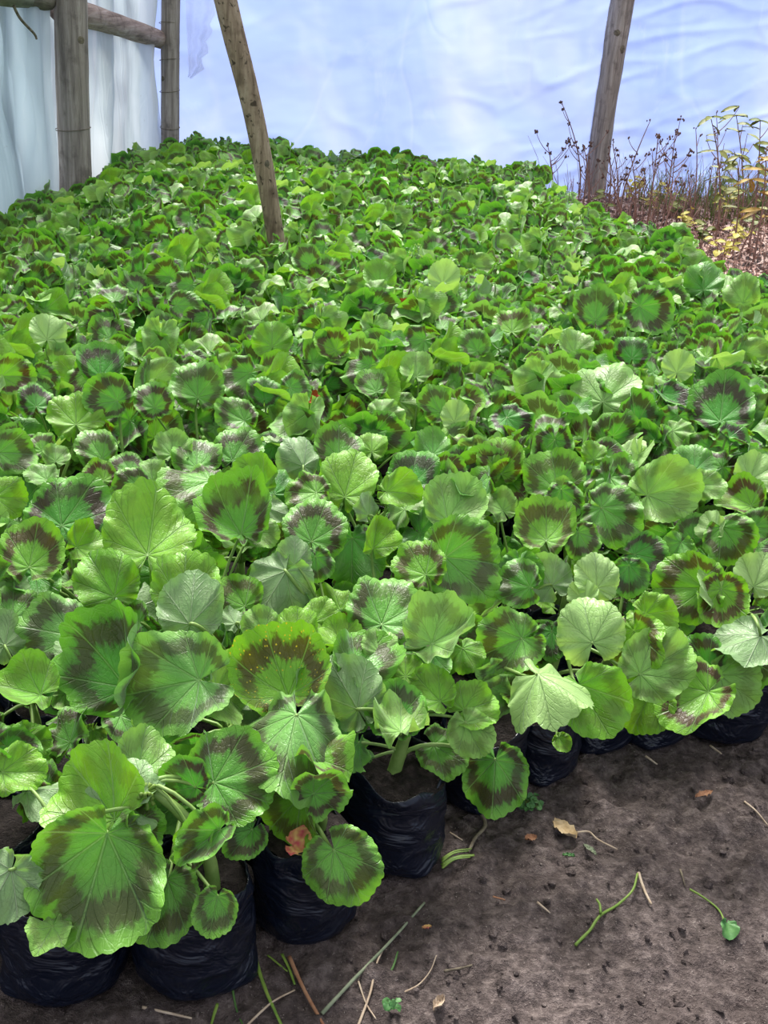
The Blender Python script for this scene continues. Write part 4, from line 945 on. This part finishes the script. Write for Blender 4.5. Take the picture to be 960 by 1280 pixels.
def weed(style, bx, by, dx, h, seed, label, leafmat=None):
    rg = random.Random(seed); e = empty('dry_weed', (bx, by, 0)); st, hd, lf = MB(), MB(), MB()
    main = bez((0, 0, 0), (-.1*dx, 0, h*.35), (dx*.4, rg.uniform(-.04, .04), h*.7), (dx, rg.uniform(-.04, .04), h), 16)
    tube(st, main, .006, .0022, 6)
    tips = [main[-1]]
    nb = {'thin': 2, 'seed': 6, 'leafy': 5, 'ochre': 4}[style]
    for i in range(nb):
        j = rg.randrange(6, 14); p = main[j]; a = rg.uniform(0, 6.28); l = rg.uniform(.05, .14)*(1.0 if style != 'thin' else .6)
        q = bez(p, p+np.array([.4*l*math.cos(a), .4*l*math.sin(a), .2*l]), p+np.array([.8*l*math.cos(a), .5*l*math.sin(a), .7*l]), p+np.array([l*math.cos(a), .6*l*math.sin(a), 1.2*l]), 6)
        tube(st, q, .003, .0015, 5); tips.append(q[-1])
    st.build('stem', BROWN, e)
    if style in ('seed', 'thin'):
        for tp in tips:
            hd = MB()
            for k in range(7 if style == 'seed' else 2):
                c = tp + np.array([rg.gauss(0, .008), rg.gauss(0, .008), rg.gauss(0, .006)]); r = rg.uniform(.004, .0065)
                hd.add(ico*r*np.array([1, 1, 1.4]) + c, icf)
            hd.build('seed_head', SEED, e)
    if style in ('leafy', 'ochre'):
        for i in range(18):
            p = main[rg.randrange(6, 16)] if i < 10 else tips[rg.randrange(len(tips))]; a = rg.uniform(0, 6.28)
            small_leaf(lf, p, (math.cos(a), .5*math.sin(a), rg.uniform(-.3, .3)), rg.uniform(.05, .11)*(1.35 if style == 'ochre' else 1), rg.uniform(.028, .046), rg)
        lf.build('foliage', leafmat or OLIVE, e)
    tag(e, label, 'weed', 'weeds by the back film wall')
WEEDS = [
 ('seed', 1.17, 8.0, -.20, .63, 'lone thin forked weed leaning away from the support post, over the bed edge'),
 ('seed', .94, 7.6, -.07, .39, 'low seed cluster weed just above the far corner of the bed'),
 ('thin', .83, 7.4, -.10, .27, 'short arching dead stem poking above the far bed corner'),
 ('thin', 1.22, 8.4, -.06, .61, 'bare upright stem rising right behind the support post'),
 ('seed', 1.12, 7.2, -.08, .44, 'dark seed cluster weed standing in front of the support post'),
 ('thin', 1.36, 7.4, .10, .60, 'long slender stem leaning out past the support post'),
 ('seed', 1.44, 6.9, -.02, .56, 'forked weed with dark seed heads, first beyond the support post'),
 ('seed', 1.60, 7.2, -.02, .57, 'taller twin weed with dark seed knobs, second beyond the support post'),
 ('seed', 1.53, 6.8, -.01, .45, 'short weed crowned by a dense dark seed cluster'),
 ('leafy', 1.78, 6.6, -.16, .70, 'tall leafy olive weed with yellowing crown leaning toward the post'),
 ('thin', 2.0, 7.6, -.10, .67, 'bare grey stem behind the tall olive weeds'),
 ('leafy', 1.94, 6.7, -.15, .71, 'tall olive leafy weed against the film, reaching the greatest height'),
 ('leafy', 1.92, 6.4, -.07, .71, 'olive leafy weed at the frame side with drooping leaf tips'),
 ('ochre', 1.87, 6.1, -.04, .60, 'ochre yellow broad leaved weed at the frame side'),
 ('thin', 1.82, 7.4, -.08, .58, 'thin dead stem standing between seed weeds and olive weeds'),
 ('seed', 1.38, 7.0, -.08, .42, 'squat seed head weed beside the foot of the support post'),
 ('seed', 1.35, 7.6, -.07, .33, 'lowest seed weed hard by the support post foot'),
 ('leafy', 1.78, 6.2, -.06, .50, 'short leafy olive weed below the tall olive ones'),
 ('thin', 1.65, 6.7, -.08, .40, 'thin broken dead stem amid the dark seed weeds'),
]
for i, (stl, bx, by, dx, h, lab) in enumerate(WEEDS): weed(stl, bx, by, dx, h, 300+i, lab, OCHRE if stl == 'ochre' else None)
YW = [((1.16, 7.05), 'yellow leaved weed at the far bed corner under the support post'), ((1.52, 7.9), 'small yellow weed near the film foot beyond the post'), ((1.60, 7.5), 'two toned yellow weed below the seed head weeds'),
 ((1.66, 7.1), 'yellow leaved weed amid dead stems in mid litter'), ((2.30, 8.2), 'yellow leaved weed at the film foot behind the olive weeds'), ((2.03, 7.45), 'yellow leaved weed in the grass behind the olive weeds'),
 ((2.02, 6.8), 'bright yellow weed at the frame side behind the ochre weed'), ((1.86, 6.4), 'yellow weed below the ochre broad leaved weed'), ((1.62, 5.85), 'lone yellow green weed on the open litter'),
 ((1.62, 6.27), 'pale yellow weed on the litter, one step behind the lone one'), ((1.60, 6.67), 'yellow weed at the edge of the dense dead stems')]
for i, ((bx, by), lab) in enumerate(YW):
    rg = random.Random(500+i); e = empty('yellow_weed', (bx, by, 0)); st, lf = MB(), MB()
    for k in range(4):
        a = rg.uniform(0, 6.28); h = rg.uniform(.08, .22); q = bez((0, 0, 0), (0, 0, h*.5), (.03*math.cos(a), .03*math.sin(a), h*.8), (.06*math.cos(a), .06*math.sin(a), h), 7)
        tube(st, q, .003, .0014, 5)
        for m in range(4):
            b_ = rg.uniform(0, 6.28); small_leaf(lf, q[-1-m], (math.cos(b_), .5*math.sin(b_), rg.uniform(-.2, .5)), rg.uniform(.035, .065), rg.uniform(.028, .045), rg)
    st.build('stem', BROWN, e); lf.build('foliage', YLEAF if i % 3 else OLIVE, e); tag(e, lab, 'weed', 'weeds by the back film wall')

rg = random.Random(41); k_ = 0
while k_ < 22:
    x, y = weed_region(rg)
    if not (1.05 < x < 2.5 and y > 5.6): continue
    weed('thin', x, y, rg.uniform(-.12, .12), rg.uniform(.22, .46), 700+k_, 'reddish brown branching dead weed stem standing in the litter'); k_ += 1
